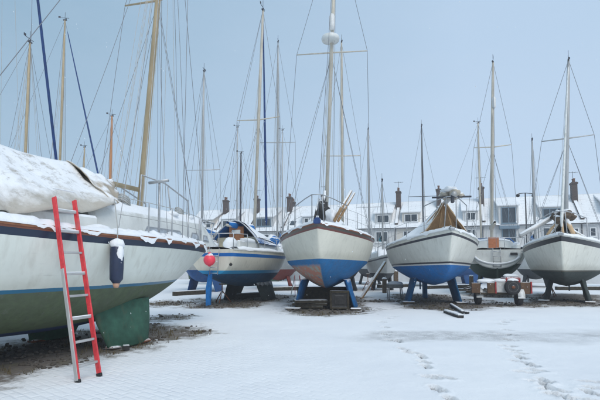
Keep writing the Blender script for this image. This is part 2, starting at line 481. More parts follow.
    def mast(s, base, top, r, m, spreaders=(), stays=True, fore=None, furl=None, wire=.006, head=True, boom=None, back=True, extra=3, frac=1.0):
        """base/top local points; spreaders: (fraction, half length)"""
        base, top = Vector(base), Vector(top)
        ax = (top-base)
        mo = MB().tube([base, base+ax*.7, base+ax*.9, top], [r, r, r*.85, r*.55], 10).build('mast', m, s.root)
        for (f, hl) in spreaders:
            p = base+ax*f
            mb = MB(); mb.tube([p+Vector((-.08, hl, .03)), p, p+Vector((-.08, -hl, .03))], [r*.28, r*.42, r*.28], 6).build('spreader', m, mo)
        if head:
            mb = MB(); mb.tube([top, top+Vector((0, 0, .45))], .009, 5); mb.tube([top+Vector((-.3, 0, .12)), top+Vector((.22, .0, .12))], .012, 5)
            mb.box(top+Vector((-.3, 0, .17)), (.12, .012, .1)); mb.lathe(top+Vector((.05, .03, .02)), [(.03, 0), (.035, .08), (.01, .1)], 8)
            mb.box(top+Vector((0, 0, .0)), (.2, .07, .05)); mb.build('masthead_fitting', M['darkspar'], mo)
        if not stays: return mo
        q = (base.x+s.L/2)/s.L
        bowp = Vector((s.L/2-.12, 0, s.sheer(.98)+.05)) if fore is None else Vector(fore)
        hp = base+ax*frac
        MB().tube([hp, bowp], wire, 4).build('forestay', M['wire'], s.root)
        if furl:
            MB().tube([lerp(bowp, hp, .03), lerp(bowp, hp, .06), lerp(bowp, hp, .5), lerp(bowp, hp, .93), lerp(bowp, hp, .95)], [furl[1]*.4, furl[1], furl[1]*.85, furl[1]*.45, .01], 8).build('furled_sail', furl[0], s.root)
        if back: MB().tube([top, Vector((-s.L/2+.05, 0, s.sheer(0)+.03))], wire, 4).build('backstay', M['wire'], s.root)
        cq = max(.05, min(.95, q-.02)); cb = s.beam(cq)-.08
        for sg in (1, -1):
            pts = [top]
            for (f, hl) in spreaders[::-1]: pts.append(base+ax*f+Vector((-.08, sg*hl, .03)))
            pts.append(Vector((base.x-.1, sg*cb, s.sheer(cq))))
            MB().tube(pts, wire, 4).build('shroud', M['wire'], s.root)
            if spreaders and s.detail:
                for dx in (-.55, .45): MB().tube([base+ax*spreaders[0][0]*.98, Vector((base.x+dx, sg*cb, s.sheer(cq)))], wire*.8, 4).build('shroud', M['wire'], s.root)
        for i in range(extra):
            e = Vector((rng.uniform(-.9, 1.1), rng.uniform(-.5, .5), 0))
            t = base+ax*rng.choice((1, 1, .97, .8)); b = base+e+Vector((0, 0, rng.uniform(-.3, .2)))
            MB().tube([t, lerp(t, b, .5)+Vector((rng.uniform(-.05, .05), rng.uniform(-.05, .05), 0)), b], wire*.8, 4).build('halyard', M['wirel'], s.root)
        if boom:
            a = base+Vector((-.12, 0, boom[0])); b = a+Vector((-boom[1], 0, boom[2] if len(boom) > 2 else .05))
            bo = MB().tube([a, b], .055, 8).build('boom', m, s.root)
            if len(boom) > 3:
                mb = MB(); rows = []
                for i in range(15):
                    t = i/14; p = lerp(a, b, .02+t*.95); rr = lerp(.19, .1, t)*(1+.15*mn.noise(Vector((t*7, 0, 0))))
                    rows.append([p+Vector((0, rr*.62*math.cos(k*math.pi/5), .05+rr*math.sin(k*math.pi/5))) for k in range(10)])
                mb.grid(rows, True, True); mb.build('sail_cover', boom[3], bo)
        return mo
    def pulpit(s, h=.6, m=None, r=.016, back=.9):
        m = m or M['steel']; z = s.sheer(.97); L = s.L/2
        qb = 1-back/s.L; b = s.beam(qb); b2 = s.beam(1-back*.45/s.L)
        top = [Vector((L-back, b-.06, s.sheer(qb)+h)), Vector((L-back*.4, b2*.95, z+h+.02)), Vector((L+.02, .14, z+h+.05)), Vector((L+.06, 0, z+h+.05)), Vector((L+.02, -.14, z+h+.05)), Vector((L-back*.4, -b2*.95, z+h+.02)), Vector((L-back, -b+.06, s.sheer(qb)+h))]
        mb = MB().tube(top, r, 6)
        for sg in (1, -1):
            mb.tube([Vector((L-back, sg*(b-.06), s.sheer(qb))), Vector((L-back, sg*(b-.06), s.sheer(qb)+h))], r, 6)
            mb.tube([Vector((L-.3, sg*s.beam(1-.3/s.L)*.8, z)), Vector((L-.02, sg*.14, z+h+.05))], r, 6)
        mb.build('pulpit', m, s.root)
    def pushpit(s, h=.6, r=.016, m=None):
        m = m or M['steel']; L = s.L/2; b0 = s.beam(0)-.06; b1 = s.beam(.1)-.06; z = s.sheer(0)
        mb = MB().tube([(-L+.1*s.L, b1, z+h), (-L+.05, b0, z+h), (-L+.05, -b0, z+h), (-L+.1*s.L, -b1, z+h)], r, 6)
        for (x, y) in ((-L+.1*s.L, b1), (-L+.05, b0), (-L+.05, b0*.3), (-L+.05, -b0*.3), (-L+.05, -b0), (-L+.1*s.L, -b1)): mb.tube([(x, y, z), (x, y, z+h)], r, 6)
        mb.build('pushpit', m, s.root)
    def stanchions(s, n=5, h=.6, wires=2, q0=.1, q1=None, sides=(1, -1)):
        q1 = 1-.9/s.L if q1 is None else q1
        for sg in sides:
            pts = []
            for i in range(n+2):
                q = lerp(q0, q1, i/(n+1)); pts.append(Vector((-s.L/2+q*s.L, sg*(s.beam(q)-.06), s.sheer(q))))
            for p in pts[1:-1]:
                MB().tube([p, p+Vector((0, 0, h))], [.014, .012], 6).lathe(p, [(.035, 0), (.03, .03), (.016, .05)], 8).build('stanchion', M['steel'], s.root)
            mb = MB()
            for k in range(wires):
                zz = h*(1-.45*k)-.01; mb.tube([p+Vector((0, 0, zz)) for p in pts], .006, 4)
            mb.build('lifeline', M['wirel'], s.root)
def rail_snow(s, sides=(1, -1), drip=.12, bias=lambda x: -.02, n=360):
    for sg in sides:
        rows = []
        for i in range(n):
            q = lerp(.03, .99, i/(n-1)); b = s.beam(q); z0 = s.sheer(q); x = s.X(q, z0)
            w = .1+.12*mn.noise(Vector((x*2, sg*3.3, s.B)))+.07*mn.noise(Vector((x*8, sg, 0)))
            dr = max(0, mn.noise(Vector((x*2.1, 4+sg, s.B)))+.45*mn.noise(Vector((x*5, 9, s.B)))+.2*mn.noise(Vector((x*14, 2, s.B)))+bias(x))*drip
            pr = [(-.024, .0-dr), (-.028, .012-dr*.5), (-.0, .04+w*.1), (.05, .06+w*.35), (.2, .08+w*.3), (.34, .05)]
            rows.append([Vector((x, sg*(max(.0, b-a)), z0+c)) for a, c in pr])
        MB().grid(rows).build('rail_snow', M['snow'], s.root)
Yacht.rail_snow = rail_snow
def tent(parent, name, m, x0, x1, rz0, rz1, w0, w1, ez0, ez1, seed=0, sag=.12, n=26, thick=.012, wr=.05, round_=0, fold=0):
    """ridge tent from x0 (front) to x1; open ends"""
    rows = []
    for i in range(n+1):
        t = i/n; x = lerp(x0, x1, t); rz = lerp(rz0, rz1, t)-.07*math.sin(math.pi*((t*3) % 1)); ez = lerp(ez0, ez1, t**.45); w = lerp(w0, w1, t**.55)
        row = []
        for k in range(-22, 23):
            u = abs(k)/22; sg = 1 if k >= 0 else -1
            y = w*u; z = lerp(rz, ez, u**(1+round_))-sag*math.sin(math.pi*u)*(.6+.4*math.sin(t*9+seed))
            nn = mn.noise(Vector((x*2.1, sg*u*2.2, seed)))*wr+mn.noise(Vector((x*5.3, sg*u*6, seed+4)))*wr*.45
            if fold:
                # long diagonal creases running from the ridge down to the lashing points
                ph = x*2.6+u*2.2*sg+.8*mn.noise(Vector((x*.7, u*2, 5)))
                nn += fold*(abs(math.sin(ph))**.35-.7)*u*1.3+.03*abs(math.sin(x*5.5-u*5))**.5*u
            row.append(Vector((x+nn*.4, sg*(y+nn*u), z+nn*(.2+.5*u))))
        rows.append(row)
    return MB().grid(rows).build(name, m, parent, solid=thick)

def mast_px(b, lx, zb, px, py, ext=1.0, r=.06, m=None, **kw):
    base = Vector((lx, 0, zb)); wb = b.mat @ base
    top = b.inv @ P(px, py, wb.y)
    top = base+(top-base)*ext
    return b.mast(base, top, r, m or M['alu'], **kw)

# ================================================================== near left yacht (bow to the right, going away)
hm1 = hull_mat('hull_green_bottom', (.74, .77, .7), (.085, .115, .06), 1.05, boot=[(0, .05, (.008, .12, .22))],
               cove=[(-.3, .055, (.24, .08, .04)), (.055, .15, (.012, .025, .055))], deep=(.47, (.012, .035, .11)), wear=.45)
b1 = Yacht('sailing_yacht', 'large white and green yacht nearest on the left, cockpit under a snowy tarpaulin',
           (-2.42, 12.0), 22, 9.6, 3.1, 1.05, (2.1, 1.88, 1.88), .34, hm1, tr=.6, toe=(M['teak'], .05), tip=.84, fullness=2.4)
b1.keels(mat('green_antifoul', (.03, .10, .065), .75, .35, 5, dirt=(.09, .09, .05)), .2, 1.62, .74, .93, .8, th=.1, cut=.22)
for sg in (1, -1): MB().box((.91, sg*.93, .03), (.95, .18, .06), bev=.02).build('keel_shoe', M['rust'], b1.root)
b1.rudder(mat('green_rudder', (.03, .09, .06), .8, .3, 5), .45, 1.15, x=-3.7, ch=.6)
cb1 = b1.cabin(-.15, 4.15, 1.08, .66, .52, windows=[(1.15, 2.55, .17, .4, .16), (2.85, 3.22, .19, .4, .1), (3.42, 3.66, .2, .36, .06)], winm=M['win_snowy'], snow=.16, h2=.52, slopef=.55)
zt = b1.cabtop(2.05)
mast_px(b1, 2.12, zt-.02, 158, 0, ext=1.75, r=.062, m=M['tan'], spreaders=[(.57, .85)], wire=.007, extra=12)
b1.stanchions(4, .62, 2, q0=.5)
b1.pulpit(.6, back=1.5)
mt = b1.loc(P(158, 0, 9.4)); mb_ = Vector((2.12, 0, zt))
for (u, x, y, z_) in ((1.7, 3.9, .3, 2.1), (1.0, 3.4, -.6, 2.0), (1.0, 3.4, .6, 2.0), (1.5, .2, -1.3, 1.95), (1.5, .9, 1.3, 1.95), (1.7, -1.5, 0, 3.3), (1.7, 2.6, -.9, 2.0), (1.2, 2.9, .1, 2.6)):
    p_ = mb_+(mt-mb_)*u; MB().tube([p_, lerp(p_, Vector((x, y, z_)), .5)+Vector((.03, 0, -.02)), (x, y, z_)], .006, 4).build('running_rigging', M['wire'], b1.root)
# mast pulpits: snowy tube rails by the mast foot
for sg in (1, -1):
    MB().tube([(1.5, sg*.55, zt-.1), (1.55, sg*.55, zt+.72), (2.2, sg*.6, zt+.66), (3.0, sg*.6, zt+.4), (3.1, sg*.6, zt-.2)], .018, 6).tube([(2.3, sg*.6, zt+.6), (2.45, sg*.6, zt-.15)], .015, 6).build('mast_rail', M['steel'], b1.root)
mb = MB(); R3 = random.Random(5)
for k in range(16):
    x = lerp(-.2, 4.0, k/15)+R3.uniform(-.1, .1); q = (x+4.8)/9.6
    mb.blob((x, -(b1.beam(q)-R3.uniform(.14, .34)), b1.sheer(q)+.05), R3.uniform(.07, .16), k*1.7, 8, (R3.uniform(1.2, 2.2), 1, R3.uniform(.5, .8)), .5)
for k in range(12):
    x = lerp(.1, 3.7, k/11); mb.blob((x, R3.uniform(-.7, .2), b1.cabtop(x)+.03), R3.uniform(.1, .2), k*2.3, 8, (1.6, 1.1, .5), .5)
mb.build('snow_lump', M['snow'], b1.root)
for (x, y) in ((.95, -.7), (2.9, -.45)):
    mb = MB()
    for q in range(4): mb.tube([Vector((x+(.13-.01*q)*math.cos(a*.7), y+(.13+.01*q)*math.sin(a*.7)*.6, b1.cabtop(x)+.02+.03*q+.12*(math.sin(a*.35)**2))) for a in range(10)], .013, 5)
    mb.build('rope_coil', M['wirel'], b1.root)
for x in (1.15, 1.5): 
    MB().lathe((x, -.45, b1.cabtop(x)-.02), [(.06, 0), (.045, .05), (.07, .11), (.05, .13)], 12).build('winch', M['steel'], b1.root)
# boom tent
for sg in (1, -1): MB().beam((-.1, sg*1.12, 2.0), (-3.9, sg*1.05, 2.02), .16, .36, .04).build('coaming', M['gel'], b1.root)
def tent_mat():
    m, t, b = nt('tent_canvas')
    tc = t.nodes.new('ShaderNodeTexCoord'); sp = t.nodes.new('ShaderNodeSeparateXYZ'); t.links.new(tc.outputs['Object'], sp.inputs[0])
    cn = mixc(t, rampf(t, noise(t, 3, 6), .3, .7), (.4, .365, .31), (.52, .49, .43))
    zz = mth(t, 'ADD', sp.outputs['Z'], mth(t, 'MULTIPLY', mth(t, 'SUBTRACT', noise(t, 1.1, 8, .65), .5), 1.5))
    f = mth(t, 'MULTIPLY', rampf(t, zz, 2.3, 2.62), rampf(t, noise(t, 5, 9, .75), .32, .46))
    f = mth(t, 'MULTIPLY', f, snow_mask(t, .3, .45))
    t.links.new(mixc(t, f, cn, SNOW), b.inputs['Base Color']); b.inputs['Roughness'].default_value = .85
    bump(t, b, mth(t, 'ADD', noise(t, 18, 6, .65), mth(t, 'MULTIPLY', f, .8)), .5, .02)
    return m
tc_ = tent(b1.root, 'boom_tent', tent_mat(), .35, -4.7, 3.24, 3.42, .98, 1.52, 2.5, 1.82, seed=2.2, sag=.09, n=150, thick=.014, wr=.06, round_=.2, fold=.075)
tent(b1.root, 'tent_end', mat('canvas_bare', (.44, .38, .3), .85, .2, 4, snow=.35, dirt=(.33, .27, .22)), 1.35, .3, 3.12, 3.26, .1, 1.0, 2.86, 2.42, seed=7.1, sag=.05, n=16, thick=.014, wr=.09, round_=.5)
MB().tube([(2.1, 0, 3.02), (-4.6, 0, 3.08)], .05, 8).build('boom', M['tan'], b1.root)
MB().tube([(.0, .85, 2.0), (.0, .85, 2.7), (.12, .84, 2.95), (.38, .83, 3.0), (.5, .83, 2.85), (.55, .83, 2.45)], .02, 8).build('grab_hoop', M['whitep'], b1.root)
MB().tube([(1.25, -1.25, 1.9), (1.3, -1.2, 3.0)], .022, 6).tube([(1.25, -1.0, 2.95), (1.3, -1.4, 2.98)], .03, 6).build('danbuoy_pole', M['steel'], b1.root)
b1.rail_snow((-1,), drip=.22, bias=lambda x: .1 if x > 1.2 else -.12)
MB().lathe((3.9, 0, b1.sheer(.9)+.12), [(.13, 0), (.12, .22), (.05, .3)], 12).build('anchor_windlass', M['gel'], b1.root)
MB().box((4.2, -.1, b1.sheer(.93)+.35), (.05, .28, .5), Matrix.Rotation(.25, 3, 'X'), .02).box((3.95, .1, b1.sheer(.93)+.35), (.05, .26, .42), Matrix.Rotation(-.3, 3, 'X'), .02).build('stowed_anchor', M['whitep'], b1.root)

# fender hanging on yacht 1
fp = P(117, 240, 7.05)
fe = MB().lathe((0, 0, 0), [(.018, -.34), (.05, -.33), (.095, -.27), (.1, -.1), (.1, .14), (.09, .22), (.04, .29), (.018, .3)], 18)
q1 = 0
fen = empty('fender', (0, 0, 0)); tag(fen, 'dark blue fender with a snow cap hanging on the side of the large left yacht', 'fender')
def ray_side(px, py, z):  # world point on b1 starboard side at height z near pixel column
    best = None
    for i in range(400):
        q = i/400; y = b1.side(q, z); w = b1.mat @ Vector((b1.X(q, z), -y, z)); 
        u = 300+w.x/w.y*F
        if best is None or abs(u-px) < best[0]: best = (abs(u-px), w)
    return best[1]
w = ray_side(111, 0, 1.6)
out = (b1.mat.to_3x3() @ Vector((0, -1, 0)))
fen.location = w+out*.13; fen.location.z = 1.47
f0 = fe.build('fender_body', M['fender'], fen)
MB().lathe((0, 0, 0), [(.03, -.4), (.045, -.37), (.05, -.32)], 12).build('fender_eye', M['fendert'], fen)
MB().tube([(0, 0, .28), Vector((0, 0, .5)), Vector((0, 0, .95))-out*.08], .008, 5).build('lanyard', M['wirel'], fen)
mb = MB().blob((0, 0, .26), .105, 3, 8, (1.05, 1.05, .8)); mb.blob(out*.06+Vector((0, 0, .12)), .075, 5, 8, (.7, .9, 1.9)); mb.build('snow_cap', M['snow'], fen)

# red ladder against yacht 1
la = empty('ladder', (0, 0, 0)); tag(la, 'red and silver extension ladder leaning against the large left yacht', 'ladder')
BL, BR = G(78, 383), G(101, 376)
side = (BR-BL); wl = .34; BR = BL+side.normalized()*wl
wr_ = ray_side(67, 0, 1.83)+out*.1; wr_.z = 1.86
print('RAIL', wr_, BL)
kk = wr_-BL; TL = BL+kk*(2.45/kk.z); TR = TL+(BR-BL)*.97
for yy in range(700, 500, -2):
    tl = P(54, 197, yy/100); q_ = (tl-BL)*(1.86/(tl.z)); pt = b1.inv @ (BL+q_)
    if pt.y < -b1.side((pt.x+4.8)/9.6, 1.85)-.09: TL = tl; break
print('TL', TL)
TR = TL+(BR-BL)*.97
dirv = (TL-BL).normalized(); Ln = (TL-BL).length
nrm = dirv.cross((BR-BL).normalized()).normalized()
for (a, bb, sg) in ((BL, TL, -1), (BR, TR, 1)):
    c = (bb-a)
    qx = c.normalized(); qy = (BR-BL).normalized(); qz = qx.cross(qy); qy = qz.cross(qx)
    rot = Matrix((qx, qy, qz)).transposed()
    mb = MB(); mb.box((a+bb)/2, (c.length, .022, .07), rot, .003)
    st = mb.build('stile', M['red'], la)
    # silver lower-section channel on the outside
    mb = MB(); a2 = a+qy*sg*.021+qz*.0; mb.box(a-qy*.016+c*.3, (c.length*.58, .014, .05), rot, .002)
    if sg < 0: mb.build('stile_channel', M['alu'], st)
    mb = MB(); mb.box(a+qx*.02+qz*.0, (.045, .034, .08), rot, .006); mb.build('rubber_foot', M['black'], st)
nr = 9; sp = .2925
for k in range(nr):
    d = .19+k*sp
    if d > Ln-.03: break
    p0, p1 = BL+dirv*d, BR+dirv*d
    MB().beam(p0, p1, .042, .03, .006).build('rung', M['alu'], la)
    if k in (5, 6, 7, 8):
        pass
for k in (2, 4, 6, 7, 8):
    p0, p1 = BL+dirv*(.19+k*sp), BR+dirv*(.19+k*sp)
    MB().beam(p0+Vector((0, 0, .022)), p1+Vector((0, 0, .022)), .035, .014, .006).build('rung_snow', M['snow'], la)

# ================================================================== yacht 2: stern quarter, blue spray hood
hm2 = hull_mat('hull_cream_blue', (.72, .69, .58), (.004, .065, .15), 1.12, boot=[(0, .12, (.01, .24, .46))], cove=[(.13, .25, (.005, .13, .42))], wear=.5)
b2 = Yacht('sailing_yacht', 'small cream yacht seen from its stern with a blue snow-covered spray hood', (-.98, 23.0), 16, 7.6, 2.75, 1.12, (1.98, 1.95, 2.15), .55, hm2, tr=.62, toe=(M['gel'], .05), snowdeck=.1)
b2.keels(mat('black_green_keel', (.02, .03, .03), .8, .4, 6, snow=.3), -1.2, .7, .6, .85, .75)
b2.rudder(M['bluecan'], .06, 1.25, ch=.45, tilt=.08)
b2.cabin(-1.6, 2.3, .95, .55, .42, windows=[(-1.1, -.2, .12, .3, .05), (.2, 1.0, .12, .28, .05)], snow=.1)
z2 = b2.cabtop(-1.4)
# companionway doors and bulkhead
MB().box((-1.66, 0, z2-.22), (.06, 1.75, .62), bev=.01).build('bulkhead', mat('dull_gelcoat', (.4, .37, .27), .6, .2, 5), b2.root)
cw = MB().box((-1.72, 0, z2+.03), (.05, .62, .98), bev=.01).build('companionway_door', M['teak_bare'], b2.root)
MB().box((-1.76, 0, z2+.3), (.03, .36, .16), bev=.01).build('window', M['gel'], cw)
for sg in (1, -1):
    MB().box((-2.55, sg*.82, 2.14), (1.75, .14, .34), bev=.04).build('coaming', M['gel'], b2.root)
    MB().blob((-2.5, sg*.82, 2.34), .2, sg+2, 8, (3.6, .55, .45)).build('snow_on_coaming', M['snow'], b2.root)
MB().blob((-2.9, -.3, 2.2), .32, 9, 9, (1.2, .7, .8)).blob((-3.2, .4, 2.15), .28, 11, 9, (1.3, .9, .6)).build('cockpit_snow', M['snow'], b2.root)
# spray hood: hoop shell, open aft
rows = []
for i in range(17):
    t = i/16; x = lerp(-2.0, 1.25, t); hh = lerp(.92, .5, t/.6) if t < .6 else lerp(.5, .1, ((t-.6)/.4)**1.2); ww = lerp(1.05, .85, t)
    row = []
    for k in range(23):
        a = math.pi*k/22; u = math.cos(a)
        row.append(Vector((x+.12*math.sin(a)*(1-t), ww*math.copysign(abs(u)**.85, u), z2-.16+hh*(1-abs(u)**1.35)+.03*mn.noise(Vector((x*3, k*.5, 0))))))
    rows.append(row)
hood = MB().grid(rows).build('spray_hood', M['bluecan2'], b2.root, solid=.012)
rows2 = []
for i, r_ in enumerate(rows[1:], 1):
    rows2.append([p+Vector((0, 0, .022+.085*(1-(abs(k-8.5)/9.2)**4)*min(1, i/2)+.04*mn.noise(p*2.4))) for k, p in enumerate(r_[2:19])])
MB().grid(rows2).build('snow_cover', M['snow'], hood)
MB().tube([Vector(p)+Vector((-.02, 0, -.01)) for p in rows[0]], .022, 6).build('hood_frame', M['steel'], hood)
b2.rail_snow(drip=.06); b2.pushpit(.55); b2.pulpit(.55); b2.stanchions(4, .5, 1, q0=.1)
mast_px(b2, .1, z2-.05, 263, 10, r=.07, m=M['cream'], spreaders=[(.52, 1.0)], furl=(M['navy'], .06), fore=b2.loc(P(266.5, 232, 20.5)), wire=.008, extra=4, boom=(.55, 2.6, .0, M['bluecan']))
mb = MB().blob((.9, -.55, z2+.1), .3, 21, 10, (1.6, .8, .7), .5).blob((1.6, -.3, z2+.05), .28, 23, 10, (1.5, .9, .6), .5); mb.build('folded_sail_bag', M['bluecan'], b2.root)
# boarding ladder on transom
mb = MB()
for y in (-.32, -.02): mb.tube([(-3.86, y, 2.0), (-3.92, y, 1.75), (-3.98, y, 1.1)], .014, 6)
for z in (1.15, 1.35, 1.55, 1.75): mb.tube([(-3.97+.08*(z-1.1), -.32, z), (-3.97+.08*(z-1.1), -.02, z)], .014, 6)
mb.build('boarding_ladder', M['steel'], b2.root)
MB().lathe((-3.88, -.75, 1.45), [(.05, 0), (.05, .05)], 10, 'X').build('exhaust_outlet', M['black'], b2.root)
# pink buoy
bp = P(209.5, 260, 15.1)
by = empty('mooring_buoy', bp); tag(by, 'bright pink round buoy with snow on top hanging at the stern of the cream yacht', 'buoy')
MB().lathe((0, 0, 0), [(.03, -.22)]+[(.2*math.sin(a*math.pi/12), -.2*math.cos(a*math.pi/12)) for a in range(1, 12)]+[(.04, .22), (.035, .27)], 20).build('buoy_body', M['buoy'], by)
MB().blob((.03, .0, .16), .09, 4, 9, (1, 1, .7)).build('snow_cap', M['snow'], by)
MB().tube([(0, 0, .28), (-.05, .25, .75)], .012, 5).build('lanyard', M['wirel'], by)

# ================================================================== yacht 3: bow on, centre
hm3 = hull_mat('hull_cream_peeling', (.82, .79, .67), (.006, .16, .4), 1.56, cove=[(-.3, .035, (.2, .05, .025)), (.035, .1, (.1, .085, .07)), (.1, .15, (.17, .05, .04))],
               peel=(.33, .34, .29), peel2=(.46, .2, .14), peel_side=-1, wear=.35, trim=.014)
b3 = Yacht('sailing_yacht', 'cream yacht in the centre, bow on, blue bottom peeling to red and grey', (.46, 12.1), 187, 8.8, 3.42, 1.56, (2.3, 2.38, 2.58), .6, hm3, tr=.7, toe=(M['teak'], .05), tip=.9, fullness=2.15, snowdeck=.2, vee=.08, chine=.75)
kb = mat('blue_keel', (.003, .12, .33), .7, .35, 5, snow=.15, dirt=(.05, .07, .1))
b3.keels(kb, -.3, 1.75, .72, .98, .95, th=.1, dx=-.1)
b3.rudder(kb, .3, 1.2, x=-3.6)
b3.cabin(-2.2, 2.0, .95, .6, .5, windows=[(-1.8, -.6, .12, .34, .06), (-.2, .9, .12, .32, .06)], snow=.14, slopef=.7)
z3 = b3.cabtop(.3)
m3 = mast_px(b3, .7, b3.cabtop(.7), 333.5, -4, ext=1.35, r=.065, m=M['cream'], spreaders=[(.55, 1.28)], wire=.008, extra=5)
# radar dome and upper tube on mast
wb = b3.mat @ Vector((.7, 0, 2)); 
rp = b3.inv @ P(330.5, 39, wb.y-.12)
MB().lathe(rp, [(.1, -.1), (.3, -.08), (.33, 0), (.3, .09), (.15, .13)], 20).build('radar_dome', M['gel'], m3)
rp2 = b3.inv @ P(332, 22, wb.y-.1)
MB().lathe(rp2, [(.09, -.28), (.1, -.1), (.1, .2), (.06, .3)], 12).build('radar_reflector', M['whitep'], m3)
b3.rail_snow(); b3.pulpit(.72, back=1.4); b3.stanchions(5, .62, 2)
# anchor gear and bundle at stem
mb = MB().blob((2.9, .05, 3.1), .2, 33, 9, (.8, 1, 1.3), .5).tube([(3.2, .1, 2.75), (2.7, .1, 3.7)], .05, 8).tube([(3.6, -.15, 2.7), (2.5, -.1, 3.5)], .035, 8)
mb.build('furling_gear', M['timber_w'], b3.root)
MB().blob((2.9, .3, 2.9), .24, 36, 9, (1.4, .8, 1.0), .5).build('snow_heap', M['snow'], b3.root)
MB().tube([(3.3, .42, 2.72), (2.4, .9, 3.75)], .05, 8).tube([(3.2, .52, 2.72), (2.3, 1.0, 3.7)], .04, 8).build('stowed_spars', M['pole_wood'], b3.root)
MB().box((4.2, 0, 2.66), (.5, .14, .1), bev=.02).box((4.42, 0, 2.6), (.08, .2, .12), bev=.02).build('stem_head_roller', M['navy'], b3.root)

# ================================================================== yacht 4: bow on, tan tent
hm4 = hull_mat('hull_white_bright_blue', (.78, .775, .7), (.004, .17, .5), 1.37, boot=[(0, .045, (.7, .7, .68)), (.045, .10, (.02, .02, .03))], cove=[(-.3, .03, (.5, .5, .47)), (.1, .17, (.045, .045, .06))], wear=.45, trim=.018)
b4 = Yacht('sailing_yacht', 'white yacht with a bright blue bottom and a tan tent open over its foredeck', (4.58, 13.5), 188, 9.0, 3.4, 1.37, (2.15, 2.22, 2.52), .66, hm4, tr=.68, toe=(M['gel'], .04), tip=.93, fullness=2.4, snowdeck=.15, vee=.08, chine=.6)
kb4 = mat('blue_keel_worn', (.005, .12, .28), .7, .35, 5, snow=.15, dirt=(.04, .06, .07))
b4.keels(kb4, -.6, 1.1, .68, .95, 1.0, th=.1)
MB().box((-1.9, 0, .45), (.5, .16, .9), bev=.03).build('skeg', kb4, b4.root)
b4.rudder(kb4, .3, 1.2, x=-3.4)
b4.cabin(-2.4, 1.6, .95, .6, .42, windows=[(-1.8, -.7, .12, .3, .06)], snow=.05)
tent(b4.root, 'winter_tent', M['tarp_tan'], 3.35, -3.9, 3.52, 3.25, .62, 1.66, 2.55, 2.25, seed=5.5, sag=.1, n=40, thick=.012, wr=.06)
mb = MB()
tent_x = 3.3
for y in (-.55, -.2, .25, .6): mb.tube([(3.28, y, 2.55), (3.2, y*.12, 3.5)], .028, 6)
mb.tube([(2.4, -.75, 2.5), (2.35, 0, 3.46), (2.4, .75, 2.5)], .03, 6); mb.build('tent_pole', M['pole_wood'], b4.root)
rows = []
for i in range(9):
    u = i/8; rows.append([Vector((2.75-.25*u+.05*math.sin(k*1.3), (k/6-1)*.74*u, lerp(3.44, 2.5, u)-.03*math.sin(k))) for k in range(13)])
MB().grid(rows).build('lit_interior_panel', M['tarp_tan'], b4.root, solid=.01)  # added tan cloth inside the tent, standing in for its lit interior
# unstepped mast carried over the deck
mb = MB().tube([(4.7, .05, 3.56), (-4.9, .1, 3.2)], .075, 10); mo = mb.build('lowered_mast', M['alu'], b4.root)
mb = MB()
for k, (x, y, z, r_) in enumerate(((4.5, .1, 3.62, .15), (4.2, -.12, 3.6, .17), (3.9, .2, 3.6, .15), (3.6, -.05, 3.66, .16), (4.3, .32, 3.55, .1))): mb.blob((x, y, z), r_, k+40, 8, (1.2, 1, .8), .5)
mb.build('rope_bundle', M['canvas'], mo)
MB().blob((4.1, 0, 3.74), .22, 51, 9, (2.6, 1.1, .4), .4).build('snow_cover', M['snow'], mo)
MB().box((4.55, .02, 3.42), (.16, .1, .26), bev=.03).build('mast_heel', M['darkspar'], mo)
MB().tube([(4.35, -.55, 3.5), (4.4, .6, 3.5)], .03, 6).build('spreader', M['darkspar'], mo)
b4.rail_snow(); b4.pulpit(.95, back=1.1); b4.stanchions(5, .6, 2)
MB().box((4.42, 0, 2.52), (.3, .14, .1), bev=.02).build('stem_head_roller', M['steel'], b4.root)

# ================================================================== yacht 6: bow on, right, black sheer stripe
hm6 = hull_mat('hull_white_dark_bottom', (.76, .75, .66), (.028, .042, .036), 1.22, boot=[(-.02, .03, (.12, .11, .08))], cove=[(-.3, .04, (.5, .5, .47)), (.05, .21, (.018, .018, .022))], wear=.55)
b6 = Yacht('sailing_yacht', 'white yacht on the right with a black deck-edge stripe and a dark bottom', (8.72, 15.0), 212, 9.0, 3.2, 1.22, (2.1, 2.15, 2.46), .58, hm6, tr=.7, toe=(M['gel'], .04), tip=.93, fullness=2.5, snowdeck=.15, vee=.08, chine=.6)
kd = mat('dark_keel', (.03, .04, .036), .8, .4, 5, snow=.15)
b6.keels(kd, -.4, 1.5, .52, .74, .95, th=.1)
b6.rudder(kd, .2, 1.1, x=-3.6)
b6.cabin(-2.4, 1.8, .95, .55, .45, windows=[(-1.8, -.6, .12, .32, .06), (0, 1, .12, .28, .06)], snow=.1)
tent(b6.root, 'winter_cover', M['canvas'], 2.7, -1.6, 3.2, 3.0, .5, 1.35, 2.5, 2.25, seed=8.5, sag=.1, n=30, thick=.012, wr=.06)
mast_px(b6, -.75, b6.cabtop(-.75), 568.5, 60, r=.08, m=M['alu'], spreaders=[(.55, 1.0)], wire=.009, extra=3, furl=(M['gel'], .05))
mb = MB()
for k, (x, y, z, r_) in enumerate(((3.5, .1, 3.2, .2), (3.3, -.15, 3.22, .19), (3.1, .28, 3.18, .16), (3.6, -.1, 3.05, .15))): mb.blob((x, y, z), r_, k+60, 8, (1.1, 1, .9), .6)
mb.build('rope_bundle', M['timber'], b6.root)
MB().tube([(3.9, .35, 2.5), (3.4, .1, 3.2)], .07, 8).tube([(3.6, -.45, 2.5), (3.3, -.05, 3.2)], .05, 8).tube([(4.0, .05, 2.5), (3.6, 0, 3.1)], .04, 8).build('crutch', M['tarp_tan'], b6.root)
a = b6.loc(P(520, 236, 15.9)); bb = b6.loc(P(556, 216, 16.3))
sp_ = MB().tube([a, bb], .07, 8).build('stowed_spar', M['alu'], b6.root)
MB().tube([a+Vector((0, 0, .06)), bb+Vector((0, 0, .06))], [.05, .06], 8).build('snow_cover', M['snow'], sp_)
